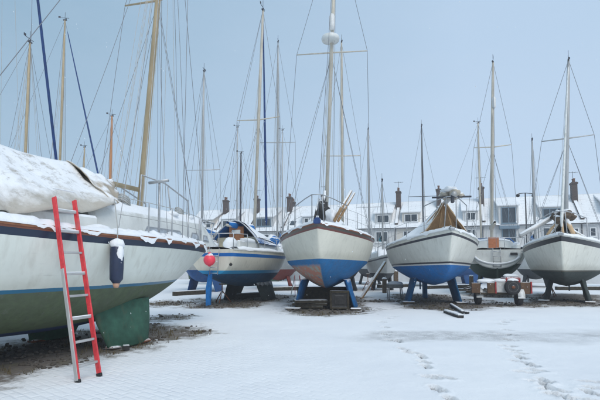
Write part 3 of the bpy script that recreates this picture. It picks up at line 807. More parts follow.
b6.rail_snow(drip=.06); b6.pulpit(.75, back=1.3); b6.stanchions(5, .6, 2)
MB().box((4.62, 0, 2.46), (.3, .14, .1), bev=.02).build('stem_head_roller', M['steel'], b6.root)

# ================================================================== yacht 5: seen from dead astern behind the trailer
hm5 = hull_mat('hull_white_green', (.8, .8, .74), (.02, .065, .035), 1.5, cove=[(.06, .1, (.3, .32, .33))], wear=.3)
b5 = Yacht('sailing_yacht', 'white yacht seen from dead astern behind the trailer, with an orange-brown washboard', (11.55, 27.55), 20, 7.0, 2.9, 1.26, (2.16, 2.2, 2.4), .72, hm5, tr=.86, toe=(M['gel'], .05), snowdeck=.1)
b5.keels(mat('green_keel', (.02, .05, .03), .8, .3, 5), -1.0, .7, .6, .8, .9)
b5.rudder(mat('green_rudder_dark', (.02, .05, .03), .8, .3, 5), .4, 1.3, ch=.4)
b5.cabin(-1.5, 2.2, 1.0, .6, .45, windows=[(-1.2, -.2, .12, .3, .05)], snow=.12)
z5 = b5.cabtop(-1.3)
MB().box((-1.54, 0, z5-.15), (.05, .5, .6), bev=.01).build('washboard', mat('orange_varnish', (.42, .14, .05), .5, .2, 9), b5.root)
for sg in (1, -1):
    MB().box((-2.4, sg*.95, 2.3), (1.9, .2, .28), bev=.05).build('coaming', M['gel'], b5.root)
    MB().tube([(-1.55, sg*.3, z5+.12), (-1.6, sg*.75, z5+.08), (-1.7, sg*1.05, z5-.28)], .035, 6).build('hatch_garage', M['bluecan2'], b5.root)
    MB().blob((-2.4, sg*.95, 2.46), .2, 14+sg, 8, (4, .7, .45)).build('snow_on_coaming', M['snow'], b5.root)
rows = []
for i in range(21):   # horseshoe shaped snow-laden bathing platform on the transom
    a = math.pi*i/20; y, z = .98*math.cos(a), 1.98-.62*math.sin(a)
    rows.append([Vector((-3.53-.05*math.cos(t)-.12, y*(1+.1*math.sin(t)), z-.1*math.sin(t)*math.sin(a))) for t in [k*math.pi/4 for k in range(8)]])
MB().grid(rows, True, True).build('transom_moulding', M['gel'], b5.root)
pts = [(1.02*math.cos(math.pi*i/24), 2.0-.66*math.sin(math.pi*i/24)) for i in range(25)]+[(-1.0, 2.13), (1.0, 2.13)]
MB().add([Vector((-3.6, y, z)) for y, z in pts]+[Vector((-3.44, y*.98, z)) for y, z in pts], [tuple(range(27)), tuple(range(53, 26, -1))]+[(i, (i+1) % 27, 27+(i+1) % 27, 27+i) for i in range(27)]).build('transom_panel', M['gel'], b5.root)
MB().tube([(-3.72, y, 2.0-.5*math.sin(math.acos(max(-1, min(1, y/1.02))))+.0) for y in [lerp(-.95, .95, k/12) for k in range(13)]], .045, 8).build('ledge_snow', M['snow'], b5.root)
mb = MB()
for y in (-.16, .16): mb.tube([(-3.66, y, 2.2), (-3.74, y, 1.35)], .016, 6)
for z in (1.4, 1.62, 1.84, 2.06): mb.tube([(-3.73, -.16, z), (-3.73, .16, z)], .016, 6)
mb.build('boarding_ladder', M['steel'], b5.root)
MB().box((-3.67, -.72, 1.95), (.03, .3, .12), bev=.01).build('vent_grille', M['black'], b5.root)
mast_px(b5, .1, z5, 493, 62, r=.085, m=M['cream'], spreaders=[(.52, .95)], wire=.009, extra=3, boom=(.7, 3.0, .0, M['canvas']))
b5.rail_snow(drip=.05); b5.pushpit(.55)
mo5 = b5.loc(P(494, 103, (b5.mat @ Vector((.1, 0, 0))).y-.1)); MB().lathe(mo5, [(.05, -.3), (.09, -.2), (.1, .25), (.05, .35)], 10).build('radar_reflector', M['whitep'], b5.root)

# ================================================================== background yachts
def bg(name_label, mx, my, Y, az, L, B, topc, botc, mm, spr=(), r=.06, furl=None, zw=1.2, h=2.1, ext=1, wire=.008, extra=2, cov=None, cab=True, refl=None, fcol=None, fl=.04, tentm=None):
    hv = Vector((math.sin(R(az)), math.cos(R(az))))
    p = P(mx, my, Y); bow = Vector((p.x, Y))+hv*(L/2-.1*L)
    hm = hull_mat('hull_'+name_label.split()[0]+'_bg', topc, botc, zw, cove=[(.08, .15, fcol or (.1, .1, .12))], wear=.4)
    b = Yacht('sailing_yacht', name_label, (bow.x, bow.y), az, L, B, zw, (h-.05, h, h+.25), .5, hm, tr=.7, detail=0, toe=(M['teak'] if fcol else M['gel'], .05))
    b.keels(hm, -L*.12, L*.1, B*.22, B*.3, .8)
    b.rudder(hm, .4, 1.2, ch=.45, x=-L/2+.3)
    b.cabin(-L*.3, L*.25, B*.33, B*.2, .42, snow=.1, windows=[(-L*.22, -L*.08, .12, .3, .05)])
    mast_px(b, .1*L, b.cabtop(.1*L), mx, my, r=r, m=mm, spreaders=spr, furl=furl, wire=wire, extra=extra+1, boom=(.7, L*.33, 0, cov or M['bluecan']), ext=ext)
    b.pulpit(.55, r=.018); b.pushpit(.55, r=.018); b.stanchions(3, .55, 1)
    return b
W1, W2, CR = (.62, .63, .61), (.5, .52, .52), (.56, .53, .44)
BL_, RD, BK, GR = (.01, .09, .28), (.22, .03, .02), (.03, .035, .04), (.03, .07, .04)
# far left boat with only its blue rolled headsail in view
b0 = Yacht('sailing_yacht', 'white yacht whose thick navy rolled headsail slants out of the picture at top left', (-6.75, 13.0), 6, 8.4, 2.3, 1.2, (2.0, 2.0, 2.2), .5, hull_mat('hull_far_left', W2, BL_, 1.2), detail=0, tip=.88)
b0.keels(kb, -1, .8, .5, .7, .8)
b0.cabin(-2.2, 2, .8, .5, .4, snow=.1)
b0.mast(b0.loc((-7.15, 10.3, 2.5)), b0.loc((-7.25, 10.1, 15.2)), .08, M['alu'], spreaders=[(.55, 1.0)], fore=b0.loc((-6.75, 12.9, 2.25)), furl=(M['navy'], .04), extra=5)
bg('white yacht with the leftmost far mast, tan, rising over the tarpaulin', 30, 42, 17.5, 5, 7.4, 2.5, W1, GR, M['tan'], [(.33, .8)], r=.055, cov=M['canvas'], extra=7, refl=1)
bg('grey-white broadside yacht, tall tan mast and thin navy rolled headsail falling to the right', 65, 20, 24.5, 84, 7.8, 2.5, W2, BL_, M['tan'], [(.3, 1.0)], r=.065, furl=(M['navy'], .055), extra=7)
bg('cream yacht with a short orange varnished mast', 112, 116, 29, 80, 6.6, 2.3, CR, BK, M['orange'], [], r=.085, extra=5)
bg('small white yacht with a very short tan mast glimpsed over the tarpaulin end', 84.5, 147, 35, 95, 6, 2.2, W1, BL_, M['tan'], [], r=.07)
bg('white yacht with a blue bottom behind the bow of the large left yacht', 204, 71, 24.3, 185, 7.4, 2.6, W1, BL_, M['alu'], [(.42, .95)], r=.06, extra=7)
bg('cream yacht lying broadside with a bare dark grey mast', 241, 153, 34.5, 95, 6.6, 2.3, CR, GR, M['darkspar'], [], r=.075, extra=4)
bg('pale yacht far off beside the dark-masted one, thin silver mast left of it', 237.6, 127, 39, 93, 6.6, 2.3, W1, BK, M['alu'], [(.4, .8)], r=.055)
bg('far white yacht with a thin mast just right of the red-bottomed yacht mast', 282.5, 130, 41.8, 97, 6.6, 2.3, W2, GR, M['alu'], [(.45, .9)], r=.055)
bg('white yacht with a rusty red bottom showing between the cream yachts', 278, 42, 27.4, 183, 7.6, 2.6, W2, RD, M['alu'], [(.5, 1.1)], r=.065, extra=6, fcol=(.2, .05, .03))
bg('grey-white yacht hidden behind the centre yacht, pale mast beside its radar mast', 341.5, 42, 25.2, 182, 7.6, 2.5, W2, BK, M['cream'], [(.43, 1.05)], r=.075)
bg('pale far-back yacht just right of the centre yacht, mast with a low spreader', 368, 129, 34, 190, 6.8, 2.5, W1, BK, M['alu'], [(.35, .95)], r=.07)
bg('small white yacht with a stubby mast and teal cover right of the centre yacht', 382, 181, 26, 184, 5.2, 1.8, W1, BK, M['alu'], [], r=.05, zw=1.0, h=1.75, cov=mat('teal_cover', (.03, .2, .24), .8, .3, 6, snow=.5))
bg('white yacht behind the tan-tented one, mast with a wind vane above its ridge', 421.5, 126, 31, 192, 7, 2.5, W2, GR, M['darkspar'], [(.42, .95)], r=.055)
bg('cream yacht far back with a pale mast left of the tall one', 478, 123, 35.5, 100, 7, 2.5, CR, BL_, M['cream'], [(.42, 1.0)], r=.075)
bg('white yacht behind the black-striped one with a mid-height silver mast', 532, 140, 29.5, 200, 7, 2.5, W1, BK, M['alu'], [(.4, .1)], r=.075)
bg('white yacht at the right edge with a vivid blue bottom', 640, 60, 26, 205, 8, 2.8, W1, (.004, .12, .42), M['alu'], [(.5, .9)], r=.07, zw=1.35)

# ================================================================== boat trailer
g = G(500, 305.5)
tr = empty('boat_trailer', (g.x, g.y, 0), R(-6)); tag(tr, 'low boat trailer with red and white boards and a spare wheel', 'trailer')
def wheel(x, y, z, r, w, parent, ax='X', name='wheel', rimm=None, sn=False):
    wm = MB().lathe((x, y, z), [(r*.6, -w*.5), (r*.9, -w*.5), (r, -w*.3), (r, w*.3), (r*.9, w*.5), (r*.6, w*.5)], 24, ax).build(name, M['black'], parent)
    MB().lathe((x, y, z), [(r*.12, -w*.42), (r*.3, -w*.36), (r*.55, -w*.3), (r*.62, -w*.52), (r*.62, w*.52), (r*.55, w*.3), (r*.3, w*.36), (r*.12, w*.42)], 20, ax).build('rim', rimm or M['rust'], wm)
    return wm
fr = MB()
for x in (-.42, .42): fr.beam((x, 0, .42), (x, 3.2, .42), .07, .1)
for y in (.0, 1.2, 2.4): fr.beam((-.85, y, .42), (.85, y, .42), .07, .08)
fr.beam((0, 2.4, .42), (0, 4.3, .42), .08, .1); fr.build('chassis', M['mud'], tr)
wheel(-.66, .35, .25, .25, .17, tr); wheel(.66, .05, .25, .25, .17, tr)
for x, y in ((-.66, .35), (.66, .05)):
    rows = []
    for k in range(11):
        a = math.pi*k/10; rows.append([Vector((x+dx, y-.3*math.cos(a), .27+.3*math.sin(a)+dz)) for dx, dz in ((-.12, 0), (-.12, .05), (.12, .05), (.12, 0))])
    MB().grid(rows, True, True).build('mudguard', M['whitep'], tr)
for (x, w_, h_) in ((-.83, .3, .36), (-.3, .28, .38), (.86, .34, .42)): MB().box((x, -.055, .62), (w_, .05, h_), bev=.01).build('brown_board', M['ply'], tr)
MB().box((.04, -.062, .64), (.36, .04, .36), bev=.01).build('white_board', mat('scuffed_board', (.48, .47, .45), .7, .3, 9, dirt=(.2, .16, .12)), tr)
mb = MB()
for x in (-.155, 1.05): mb.box((x, -.09, .64), (.05, .04, .42), bev=.005)
mb.build('red_marker', mat('dull_red', (.33, .025, .025), .6, .4, 9, snow=.3), tr)
wheel(.38, -.2, .66, .27, .15, tr, 'Y', 'spare_wheel', M['whitep'])
MB().lathe((.38, -.29, .66), [(.06, -.01), (.06, .02)], 10, 'Y').build('hub_cap', M['rust'], tr)
MB().blob((.38, -.2, .9), .16, 71, 8, (1.2, .5, .4)).blob((-.45, .1, .86), .2, 73, 8, (1.6, .8, .4)).blob((.1, .3, .86), .18, 74, 8, (1.3, .9, .5)).blob((-.7, .4, .62), .15, 76, 8, (1.1, 1.2, .4)).build('snow_cover', M['snow'], tr)
rc = empty('fuel_tank', (g.x+.75, g.y+.75, .48), R(10)); tag(rc, 'square red tank carried on the trailer behind its boards', 'tank')
MB().box((0, 0, .3), (.62, .4, .42), bev=.05).build('tank_body', mat('dull_red_tank', (.36, .03, .03), .6, .3, 6, snow=.3), rc); MB().blob((0, 0, .56), .28, 80, 8, (1.1, .7, .25)).build('snow_cover', M['snow'], rc)

# ================================================================== timber, chocks and clutter under the boats
def plank(name, label, cat, a, b, w, h, m=None, group=None, snow=True):
    a, b = Vector(a), Vector(b); o = empty(name, (a+b)/2)
    d = (b-a)/2
    MB().beam(-d, d, w, h, .01).build('timber', m or M['timber'], o)
    if snow:
        MB().beam(-d*.96+Vector((0, .01, h/2+.012)), d*.96+Vector((0, .01, h/2+.012)), w*.8, .025, .01).build('snow_cover', M['snow'], o)
    tag(o, label, cat, group); return o
def chock(yb, lx, ly, sx, sy, sz, label, m=None):
    o = empty('keel_block', yb.mat @ Vector((lx, ly, 0)), yb.root.rotation_euler[2])
    MB().box((0, 0, sz/2), (sx, sy, sz), bev=.02).build('timber', m or M['timber'], o); tag(o, label, 'timber block', 'timber blocks beside the keels'); return o
g3 = G(329, 309)
# brown pile and crate between the keels of the centre yacht
st = empty('timber_stack', (.35, 15.1, 0), R(3)); tag(st, 'stack of old brown boards between the keels of the centre yacht', 'timber stack')
for k in range(3):
    w_ = rng.uniform(.8, 1.2); MB().box((rng.uniform(-.06, .06), rng.uniform(-.1, .1), .05+k*.092), (w_, rng.uniform(.5, .8), .085), Matrix.Rotation(rng.uniform(-.22, .22), 3, 'Z'), .01).build('board', M['mud'], st)
cr = empty('crate', (1.3, 14.95, 0), R(-4)); tag(cr, 'dark square wooden crate beside the right keel of the centre yacht', 'crate')
MB().box((0, 0, .3), (.62, .5, .56), bev=.01).build('crate_body', M['timber_w'], cr)
mb = MB()
for x in (-.28, .28): mb.box((x, -.265, .3), (.07, .03, .6))
for z in (.04, .56): mb.box((0, -.268, z), (.62, .03, .07))
mb.build('batten', M['mud'], cr); MB().box((0, -.262, .3), (.3, .02, .28)).build('hatch', M['timber_w'], cr)
bo = empty('backing_board', (.85, 15.9, 0), R(2)); tag(bo, 'low brown sheet propped behind the crate under the centre yacht', 'board')
MB().box((0, 0, .34), (1.9, .05, .66), bev=.01).build('sheet', M['mud'], bo)

# two dark planks lying in the snow
a, b = G(446, 313), G(461, 318.5); plank('plank', 'dark wet plank lying flat in the snow, the nearer of the two', 'plank', a+Vector((0, 0, .04)), b+Vector((0, 0, .05)), .16, .08, M['timber_w'])
a, b = G(451, 306), G(463, 314); plank('plank', 'dark narrow plank in the snow edged with white, the farther of the two', 'plank', a+Vector((0, 0, .04)), b+Vector((0, 0, .05)), .1, .07, M['timber_w'])
st_ = empty('stone', G(467, 314)); tag(st_, 'small dark stone in the snow beside the two planks', 'stone'); MB().blob((0, 0, .03), .07, 6, 6, (1, 1, .7)).build('rock', M['timber_w'], st_)
g = G(126, 350.5); sb = empty('keel_wedge', (g.x, g.y, 0), .4); tag(sb, 'small dark wooden wedge on the snow at the foot of the green keel', 'wedge'); MB().box((0, 0, .045), (.11, .1, .09), bev=.01).build('wedge_block', M['timber_w'], sb)
MB().tube([(-.35, .05, .03), (0, 0, .05)], .012, 6).build('handle', M['timber_w'], sb)
# long timber prop leaning on the gap between centre yacht and tan-tented yacht
a = G(361, 298.5); b = P(385, 262, a.y+1.6)
pl = plank('leaning_prop', 'long reddish wooden prop leaning in the gap right of the centre yacht', 'prop', a, b, .13, .1, M['pole_wood'], snow=False)
# little post stands
def post(px, py, h, w, m, label, name='post', cat='post', cap=True):
    g = G(px, py); o = empty(name, (g.x, g.y, 0)); MB().box((0, 0, h/2), (w, w, h), bev=.01).build('shaft', m, o)
    if cap: MB().blob((0, 0, h), w*.62, int(px), 7, (1, 1, .5)).build('snow_cap', M['snow'], o)
    tag(o, label, cat); return o
ws = empty('work_stand', G(395, 300)); tag(ws, 'snowy grey metal stand with a box top beside the leaning prop', 'stand')
for x in (-.25, .25):
    for y in (-.15, .15): MB().tube([(x*1.15, y*1.2, 0), (x, y, .5)], .022, 6).build('leg', M['steel'], ws)
MB().box((0, 0, .58), (.62, .4, .18), bev=.02).build('tray', M['concrete'], ws); MB().blob((0, 0, .68), .3, 3, 8, (1, .65, .3)).build('snow_cover', M['snow'], ws)
post(384.5, 293, .75, .2, M['timber'], 'thick brown timber post in the gap left of the tan-tented yacht')
post(396, 288, 1.1, .26, M['timber'], 'brown timber pile behind the left keel of the tan-tented yacht')
post(471.5, 289, .8, .2, M['timber'], 'brown timber pile left of the trailer')
# small step ladder leaning far behind
g = G(297, 295); sl = empty('step_ladder', (g.x, g.y, 0), R(20)); tag(sl, 'small orange-red and white step ladder standing between two yachts', 'step ladder')
for y in (-.3, .3):
    mb = MB()
    for x in (-.2, .2): mb.beam((x, y, 0), (x*.6, 0, .95), .03, .05)
    mb.build('stile', M['redl'] if y < 0 else M['whitep'], sl)
for k in range(1, 4): MB().box((0, -.3*(1-k*.25), .24*k), (.34, .07, .025)).build('step', M['alu'], sl)
# oil drum-like red item by transom? boats' prop stands
def prop_stand(px, py, top, label):
    g = G(px, py); o = empty('boat_stand', (g.x, g.y, 0)); mb = MB()
    for k in range(3):
        a = k*2.09+.4; mb.tube([(math.cos(a)*.35, math.sin(a)*.35, 0.02), (0, 0, top*.65)], .022, 6)
    mb.build('leg', M['rust'], o); MB().tube([(0, 0, top*.5), (0, 0, top)], .02, 6).build('screw', M['rust'], o); MB().box((0, 0, top), (.2, .2, .05), bev=.01).build('pad', M['timber'], o)
    tag(o, label, 'boat stand', 'rusty boat stands'); return o
prop_stand(222, 303, .72, 'rusty tripod stand under the stern of the cream yacht with the spray hood')
prop_stand(368, 291, .95, 'rusty tripod stand behind the right keel of the centre yacht')
prop_stand(551, 297, .8, 'rusty tripod stand between the keels of the black-striped yacht')
pole = empty('thin_pole', G(583.5, 297)); tag(pole, 'thin steel pole standing right of the black-striped yacht keels', 'pole'); MB().tube([(0, 0, 0), (0, 0, 1.25)], .02, 6).build('tube', M['steel'], pole)
# low baulks in a row far back, with snow on top
k = 0
for (x0, y0, x1, y1, lab) in ((378, 288, 408, 287, 'long snow-topped baulk behind the work stand'), (424, 289, 470, 288, 'long snow-topped baulk between the two blue-bottomed hulls and the trailer'), (270, 291, 300, 290, 'snow-topped baulk by the small step ladder'), (174, 296, 204, 294, 'snow-topped brown baulk behind the blue rudder of the cream yacht'), (556, 290, 600, 290, 'snow-topped baulk far right behind the dark keels'), (230, 299, 262, 297, 'baulk lying under the cream yacht with the spray hood')):
    a, b = G(x0, y0), G(x1, y1); plank('baulk', lab, 'baulk', a+Vector((0, 0, .1)), b+Vector((0, 0, .1)), .26, .2, M['mud'], 'snow-topped baulks lying about the yard')
for (yb, lx, ly, sx, sy, sz, lab) in ((b3, 1.75, 1.02, .3, .34, .05, 'flat block under the left keel of the centre yacht'), (b3, 1.75, -1.02, .4, .5, .05, 'flat block under the right keel of the centre yacht'),
        (b4, .95, .95, .3, .4, .07, 'block by one keel of the tan-tented yacht'), (b4, .95, -.97, .34, .45, .07, 'block by the other keel of the tan-tented yacht'),
        (b6, 1.4, -.78, .5, .4, .06, 'pale block under the right keel of the black-striped yacht'), (b6, 1.4, .78, .4, .35, .06, 'block under the left keel of the black-striped yacht')):
    chock(yb, lx, ly, sx, sy, sz, lab)
pass

# ================================================================== the terrace of houses
TA = Vector((25.3, 40.0)); TD = Vector((-31.8, 10.5)).normalized()   # from right to left
ang = math.atan2(-TD.y, -TD.x)
UW = 4.1
def window(parent, x, z, w, h, lights=2, y=0, frm=None):
    frm = frm or M['frame']; mb = MB(); t = .07
    mb.box((x, y-.02, z+t/2), (w, .1, t)).box((x, y-.02, z+h-t/2), (w, .1, t))
    for k in range(lights+1): mb.box((x-w/2+t/2+k*(w-t)/lights, y-.021, z+h/2), (t, .098, h-2*t))
    mb.box((x, y-.06, z-.04), (w+.15, .16, .06))
    fr = mb.build('window', frm, parent)
    MB().box((x, y+.0, z+h/2), (w-t, .03, h-t)).build('pane', M['pane'], fr)
    return fr
def house(i, u, chim, var, wm, label, desc_door=None):
    p = TA+TD*u; o = empty('terraced_house', (p.x, p.y, 0), ang); tag(o, label, 'house', 'terrace of houses behind the boatyard')
    w = UW-.004; d = 7.0; e = 5.3; rz = 8.2; ry = 3.5
    # walls with real openings are overkill this far off: windows are set proud of the wall
    MB().add([(0, 0, 0), (w, 0, 0), (w, 0, e), (0, 0, e), (0, d, 0), (w, d, 0), (w, d, e), (0, d, e), (0, ry, rz-.02), (w, ry, rz-.02)],
             [(0, 1, 2, 3), (5, 4, 7, 6), (0, 3, 8, 7, 4), (1, 5, 6, 9, 2), (3, 2, 9, 8), (7, 8, 9, 6)]).build('wall', wm, o)
    sl = math.atan2(rz-e, ry)
    ro = Matrix.Rotation(sl, 4, 'X')
    for k, sgn in enumerate((1, -1)):
        ln = math.hypot(rz-e, ry)+.3
        mb = MB(); mb.box((w/2, ln/2, .07), (w, ln, .14))
        r_ = mb.build('roof', M['roof'], o)
        r_.matrix_local = (Matrix.Translation((0, -.23, e-.19)) @ ro) if sgn == 1 else (Matrix.Translation((w, d+.23, e-.19)) @ Matrix.Rotation(math.pi, 4, 'Z') @ ro)
    MB().box((w/2, -.27, e-.12), (w, .1, .1), bev=.02).build('gutter', M['pipe'], o)
    MB().box((w/2, ry, rz+.07), (w, .22, .1), bev=.02).build('ridge', M['greyblue'] if i % 3 == 0 else M['concrete'], o)
    # dormer
    def dormer(x, dw, zb, zt, lights, frm=None):
        y0 = (zb-e-.2)/(rz-e)*ry; y1 = ry-.2
        zr = rz-.15
        mb = MB(); x0, x1 = x-dw/2, x+dw/2
        mb.add([(x0, y0, zb-.35), (x1, y0, zb-.35), (x1, y0, zt), (x0, y0, zt), (x0, y1, zr), (x1, y1, zr), (x0, y1, zb-.3), (x1, y1, zb-.3)],
               [(0, 1, 2, 3), (0, 3, 4, 6), (1, 7, 5, 2), (3, 2, 5, 4), (6, 4, 5, 7)])
        dm = mb.build('dormer', wm, o)
        a, b = Vector((x, y0-.2, zt+.05)), Vector((x, y1+.1, zr+.14)); dd = b-a
        MB().box((a+b)/2, (dw+.3, dd.length, .14), Matrix.Rotation(math.atan2(dd.z, dd.y), 3, 'X'), .03).build('dormer_roof', M['roof'], dm)
        window(dm, x, zb, dw-.45, zt-zb-.12, lights, y0-.02, frm)
    if var == 0: dormer(1.4, 1.75, 5.8, 6.75, 2); window(o, 1.3, 3.75, 1.3, 1.15, 3, -.03); window(o, 3.1, 3.85, .7, 1.0, 1, -.03)
    if var == 1:
        dormer(2.7, 1.7, 5.8, 6.75, 2); window(o, 2.6, 3.8, 1.2, 1.1, 2, -.03); window(o, .7, 4.0, .5, .8, 1, -.03)
    if var == 2:    # balcony bay
        dormer(2.1, 1.7, 5.35, 7.0, 2, M['greyblue'])
        window(o, 2.1, 3.6, 1.2, 1.3, 2, -.03, M['greyblue']); MB().box((2.1, -.3, 5.0), (1.7, .5, .35), bev=.03).build('balcony', M['greyblue'], o)
    if var == 3: dormer(1.8, 2.2, 5.8, 6.8, 3, M['greyblue']); window(o, 1.7, 3.8, 1.8, 1.1, 3, -.03); window(o, 3.4, 3.9, .6, .9, 1, -.03)
    if var == 4:    # roof light and two windows
        dormer(2.9, 1.4, 5.8, 6.7, 2); window(o, 1.1, 3.8, .9, 1.1, 2, -.03); window(o, 2.9, 3.8, .9, 1.1, 2, -.03)
        MB().box((1.0, .75, 6.12), (.6, .75, .08), Matrix.Rotation(sl, 3, 'X'), .01).build('skylight', M['pane'], o)
    # ground floor: lean-to with snowy roof, door and window
    ld = 1.5
    MB().box((w/2, -ld/2, 1.25), (w-.1, ld, 2.5)).build('lean_to', M['wall3'] if i % 2 else M['wall2'], o)
    MB().box((w/2, -ld/2-.08, 2.85), (w-.05, ld+.4, .14), Matrix.Rotation(R(24), 3, 'X'), .03).build('lean_to_roof', M['roof'], o)
    window(o, 2.8, .9, 1.4, 1.15, 3, -ld-.03)
    dr = MB().box((.9, -ld-.03, 1.05), (.85, .08, 2.05), bev=.01).build('door', [M['greyblue'], M['teak'], M['navy']][i % 3], o)
    MB().tube([(1.2, -ld-.1, 1.0), (1.2, -ld-.14, 1.1)], .02, 6).build('handle', M['steel'], dr)
    MB().tube([(3.95, -.07, .1), (3.95, -.07, 5.15)], .045, 6).build('drainpipe', M['pipe'], o)
    if chim:
        for (cy, cw, cd, cz) in ((2.6, .46, .72, 9.35),) + (((3.7, .42, .6, 8.95),) if chim > 1 else ()):
            cx = w-.03
            mb = MB().box((cx, cy, (cz+6.4)/2), (cw, cd, cz-6.4)).box((cx, cy, cz-.12), (cw+.12, cd+.12, .14))
            ch = mb.build('chimney', M['brick'], o)
            for q in range(2): MB().lathe((cx, cy-.18+q*.36, cz-.04), [(.1, 0), (.09, .3), (.12, .36), (.1, .42)], 10).build('chimney_pot', M['pot'], ch)
            if i % 2: MB().tube([(cx, cy+.2, cz), (cx, cy+.2, cz+1.1)], .02, 5).tube([(cx-.5, cy+.2, cz+1.0), (cx+.5, cy+.2, cz+1.0)], .015, 5).tube([(cx-.3, cy-.05, cz+1.0), (cx-.3, cy+.45, cz+1.0)], .012, 5).tube([(cx+.2, cy-.05, cz+1.0), (cx+.2, cy+.45, cz+1.0)], .012, 5).build('aerial', M['pipe'], ch)
            MB().blob((cx, cy, cz-.0), .2, i, 8, (1, 1.4, .3)).build('snow_cap', M['snow'], ch)
        if chim != 3:
            a, b = Vector((w-.03, 2.5, e+2.5*(rz-e)/ry+.0)), Vector((w-.03, .1, e+.1)); dd = b-a
            MB().box((a+b)/2+Vector((0, 0, .14)), (.3, dd.length, .42), Matrix.Rotation(math.atan2(-dd.z, -dd.y), 3, 'X'), .01).build('party_wall', M['brick'], o)
labels = {
 -2: 'terraced house with a chimneyless roof at the right edge of the picture',
 -1: 'terraced house behind the far right mast with a wide dormer', 0: 'house with the chimney and sloping brick party wall behind the black-striped yacht',
 1: 'house with a three-light grey dormer, left of the far right chimney', 2: 'house with the grey-blue balcony window above the astern yacht',
 3: 'house beneath the chimney right above the tan tent', 4: 'house whose chimney stands just left of the tan tent ridge',
 5: 'house with a chimney behind the bow rail of the tan-tented yacht', 6: 'house seen in the gap right of the centre yacht, dormer beside the stubby mast',
 7: 'house half hidden by the bow of the centre yacht', 8: 'house directly left of the bow of the centre yacht', 9: 'house with the tall chimney pair above the blue sail bag',
 10: 'house with a single small window over the spray hood', 11: 'end house of the terrace, just left of the spray hood'}
# u measured so that chimneys match: chimney on the +x (right) wall of the unit
cfg = [(-2, 0, 0, 'wall'), (-1, 1, 3, 'wall'), (0, 0, 1, 'wall3'), (1, 1, 3, 'wall'), (2, 0, 2, 'wall'), (3, 1, 4, 'wall'), (4, 1, 0, 'wall2'), (5, 1, 1, 'wall'), (6, 0, 0, 'wall'), (7, 1, 4, 'wall3'), (8, 0, 3, 'wall'), (9, 1, 0, 'wall'), (10, 3, 1, 'wall2')]
chm = {1: 1, 3: 1, 4: 1, 5: 1, 7: 1, 8: 2, 9: 1, 10: 1, -1: 0}
for (i, c, v, wm) in cfg:
    house(i, i*UW, chm.get(i, 0), v, M[wm], labels[i])
# street lamp between the boats and houses
def street_lamp(px, ytop, Y, label):
    g = P(px, 260, Y); o = empty('street_lamp', (g.x, Y, 0)); tag(o, label, 'street lamp')
    t = P(px, ytop, Y).z
    MB().tube([(0, 0, 0), (0, 0, t)], [.07, .045], 8).tube([(-.55, 0, t-.05), (0, 0, t), (.6, 0, t-.05)], .03, 6).build('post', M['pipe'], o)
    MB().lathe((-.55, 0, t-.2), [(.05, -.1), (.13, -.05), (.12, .08), (.04, .16)], 10).build('lantern', M['timber_w'], o); MB().lathe((.6, 0, t-.2), [(.05, -.1), (.13, -.05), (.12, .08), (.04, .16)], 10).build('lantern', M['timber_w'], o)
street_lamp(527.5, 193, 33, 'black twin-armed lamp post in front of the terrace, left of the far right yacht')
# low garden wall in front of the terrace, snow-topped
o = empty('garden_wall', (0, 0, 0)); tag(o, 'low pale wall with snow on top running in front of the terrace', 'wall')
nrmv = Vector((-TD.y, TD.x)); nrmv = nrmv if nrmv.y < 0 else -nrmv
a = TA+TD*(-14)+nrmv*4.5; b = TA+TD*52+nrmv*4.5
MB().beam((a.x, a.y, .55), (b.x, b.y, .55), .22, 1.1, .02).build('masonry', M['wall3'], o)
MB().beam((a.x, a.y, 1.14), (b.x, b.y, 1.14), .3, .1, .03).build('snow_cover', M['snow'], o)

# ================================================================== ground
def axis(lo, hi, d, far, gr=1.22):
    a = [lo]; 
    while a[-1] < hi: a.append(a[-1]+d)
    s = d
    while a[-1] < far: s *= gr; a.append(a[-1]+s)
    s = d; pre = []; x = lo
    while x > -far: s *= gr; x -= s; pre.append(x)
    return pre[::-1]+a
xs = axis(-6.5, 10.5, .042, 900)
ys = [2.0]
while ys[-1] < 26: ys.append(ys[-1]+max(.03, .006*ys[-1]))
s_ = .2
while ys[-1] < 1200: s_ *= 1.2; ys.append(ys[-1]+s_)
s_ = .05; pre = []; y = 2.0
while y > -200: s_ *= 1.35; y -= s_; pre.append(y)
ys = pre[::-1]+ys
fpx = [(394, 316.6), (382, 322), (386, 327.5), (386.6, 335), (399, 342), (403.6, 349.6), (421.6, 357), (426, 367), (437.5, 389.5), (444.6, 378), (452, 400),
       (508.6, 320), (500.5, 324), (506.5, 330), (503.5, 334.6), (511, 339.8), (507.4, 345.5), (518, 352.4), (518.8, 361), (535.6, 370), (538, 382.7), (554, 391.7), (563, 398),
       (593, 382.7), (591.7, 394), (584, 401), (532, 365), (547, 388), (389, 318.5), (384, 332), (392, 340.5), (411, 353), (424, 362), (431, 378), (512, 349), (521, 357), (526, 372), (545, 381), (558, 397), (598, 389), (505, 322), (514, 335)]
fps = []
for (x, y) in fpx:
    g = G(x, y); r_ = random.Random(x); fps.append((g.x, g.y, r_.uniform(-.5, .1)+math.pi/2+(1.1 if r_.random() < .5 else .5)))
boatsegs = []
for b, wd in ((b1, 1.15), (b2, 1.15), (b3, 1.25), (b4, 1.25), (b5, 1.2), (b6, 1.25)):
    h = (b.mat.to_3x3() @ Vector((1, 0, 0))); c = b.mat.translation
    boatsegs.append((c.x-h.x*b.L*.42, c.y-h.y*b.L*.42, c.x+h.x*b.L*.24, c.y+h.y*b.L*.24, wd))
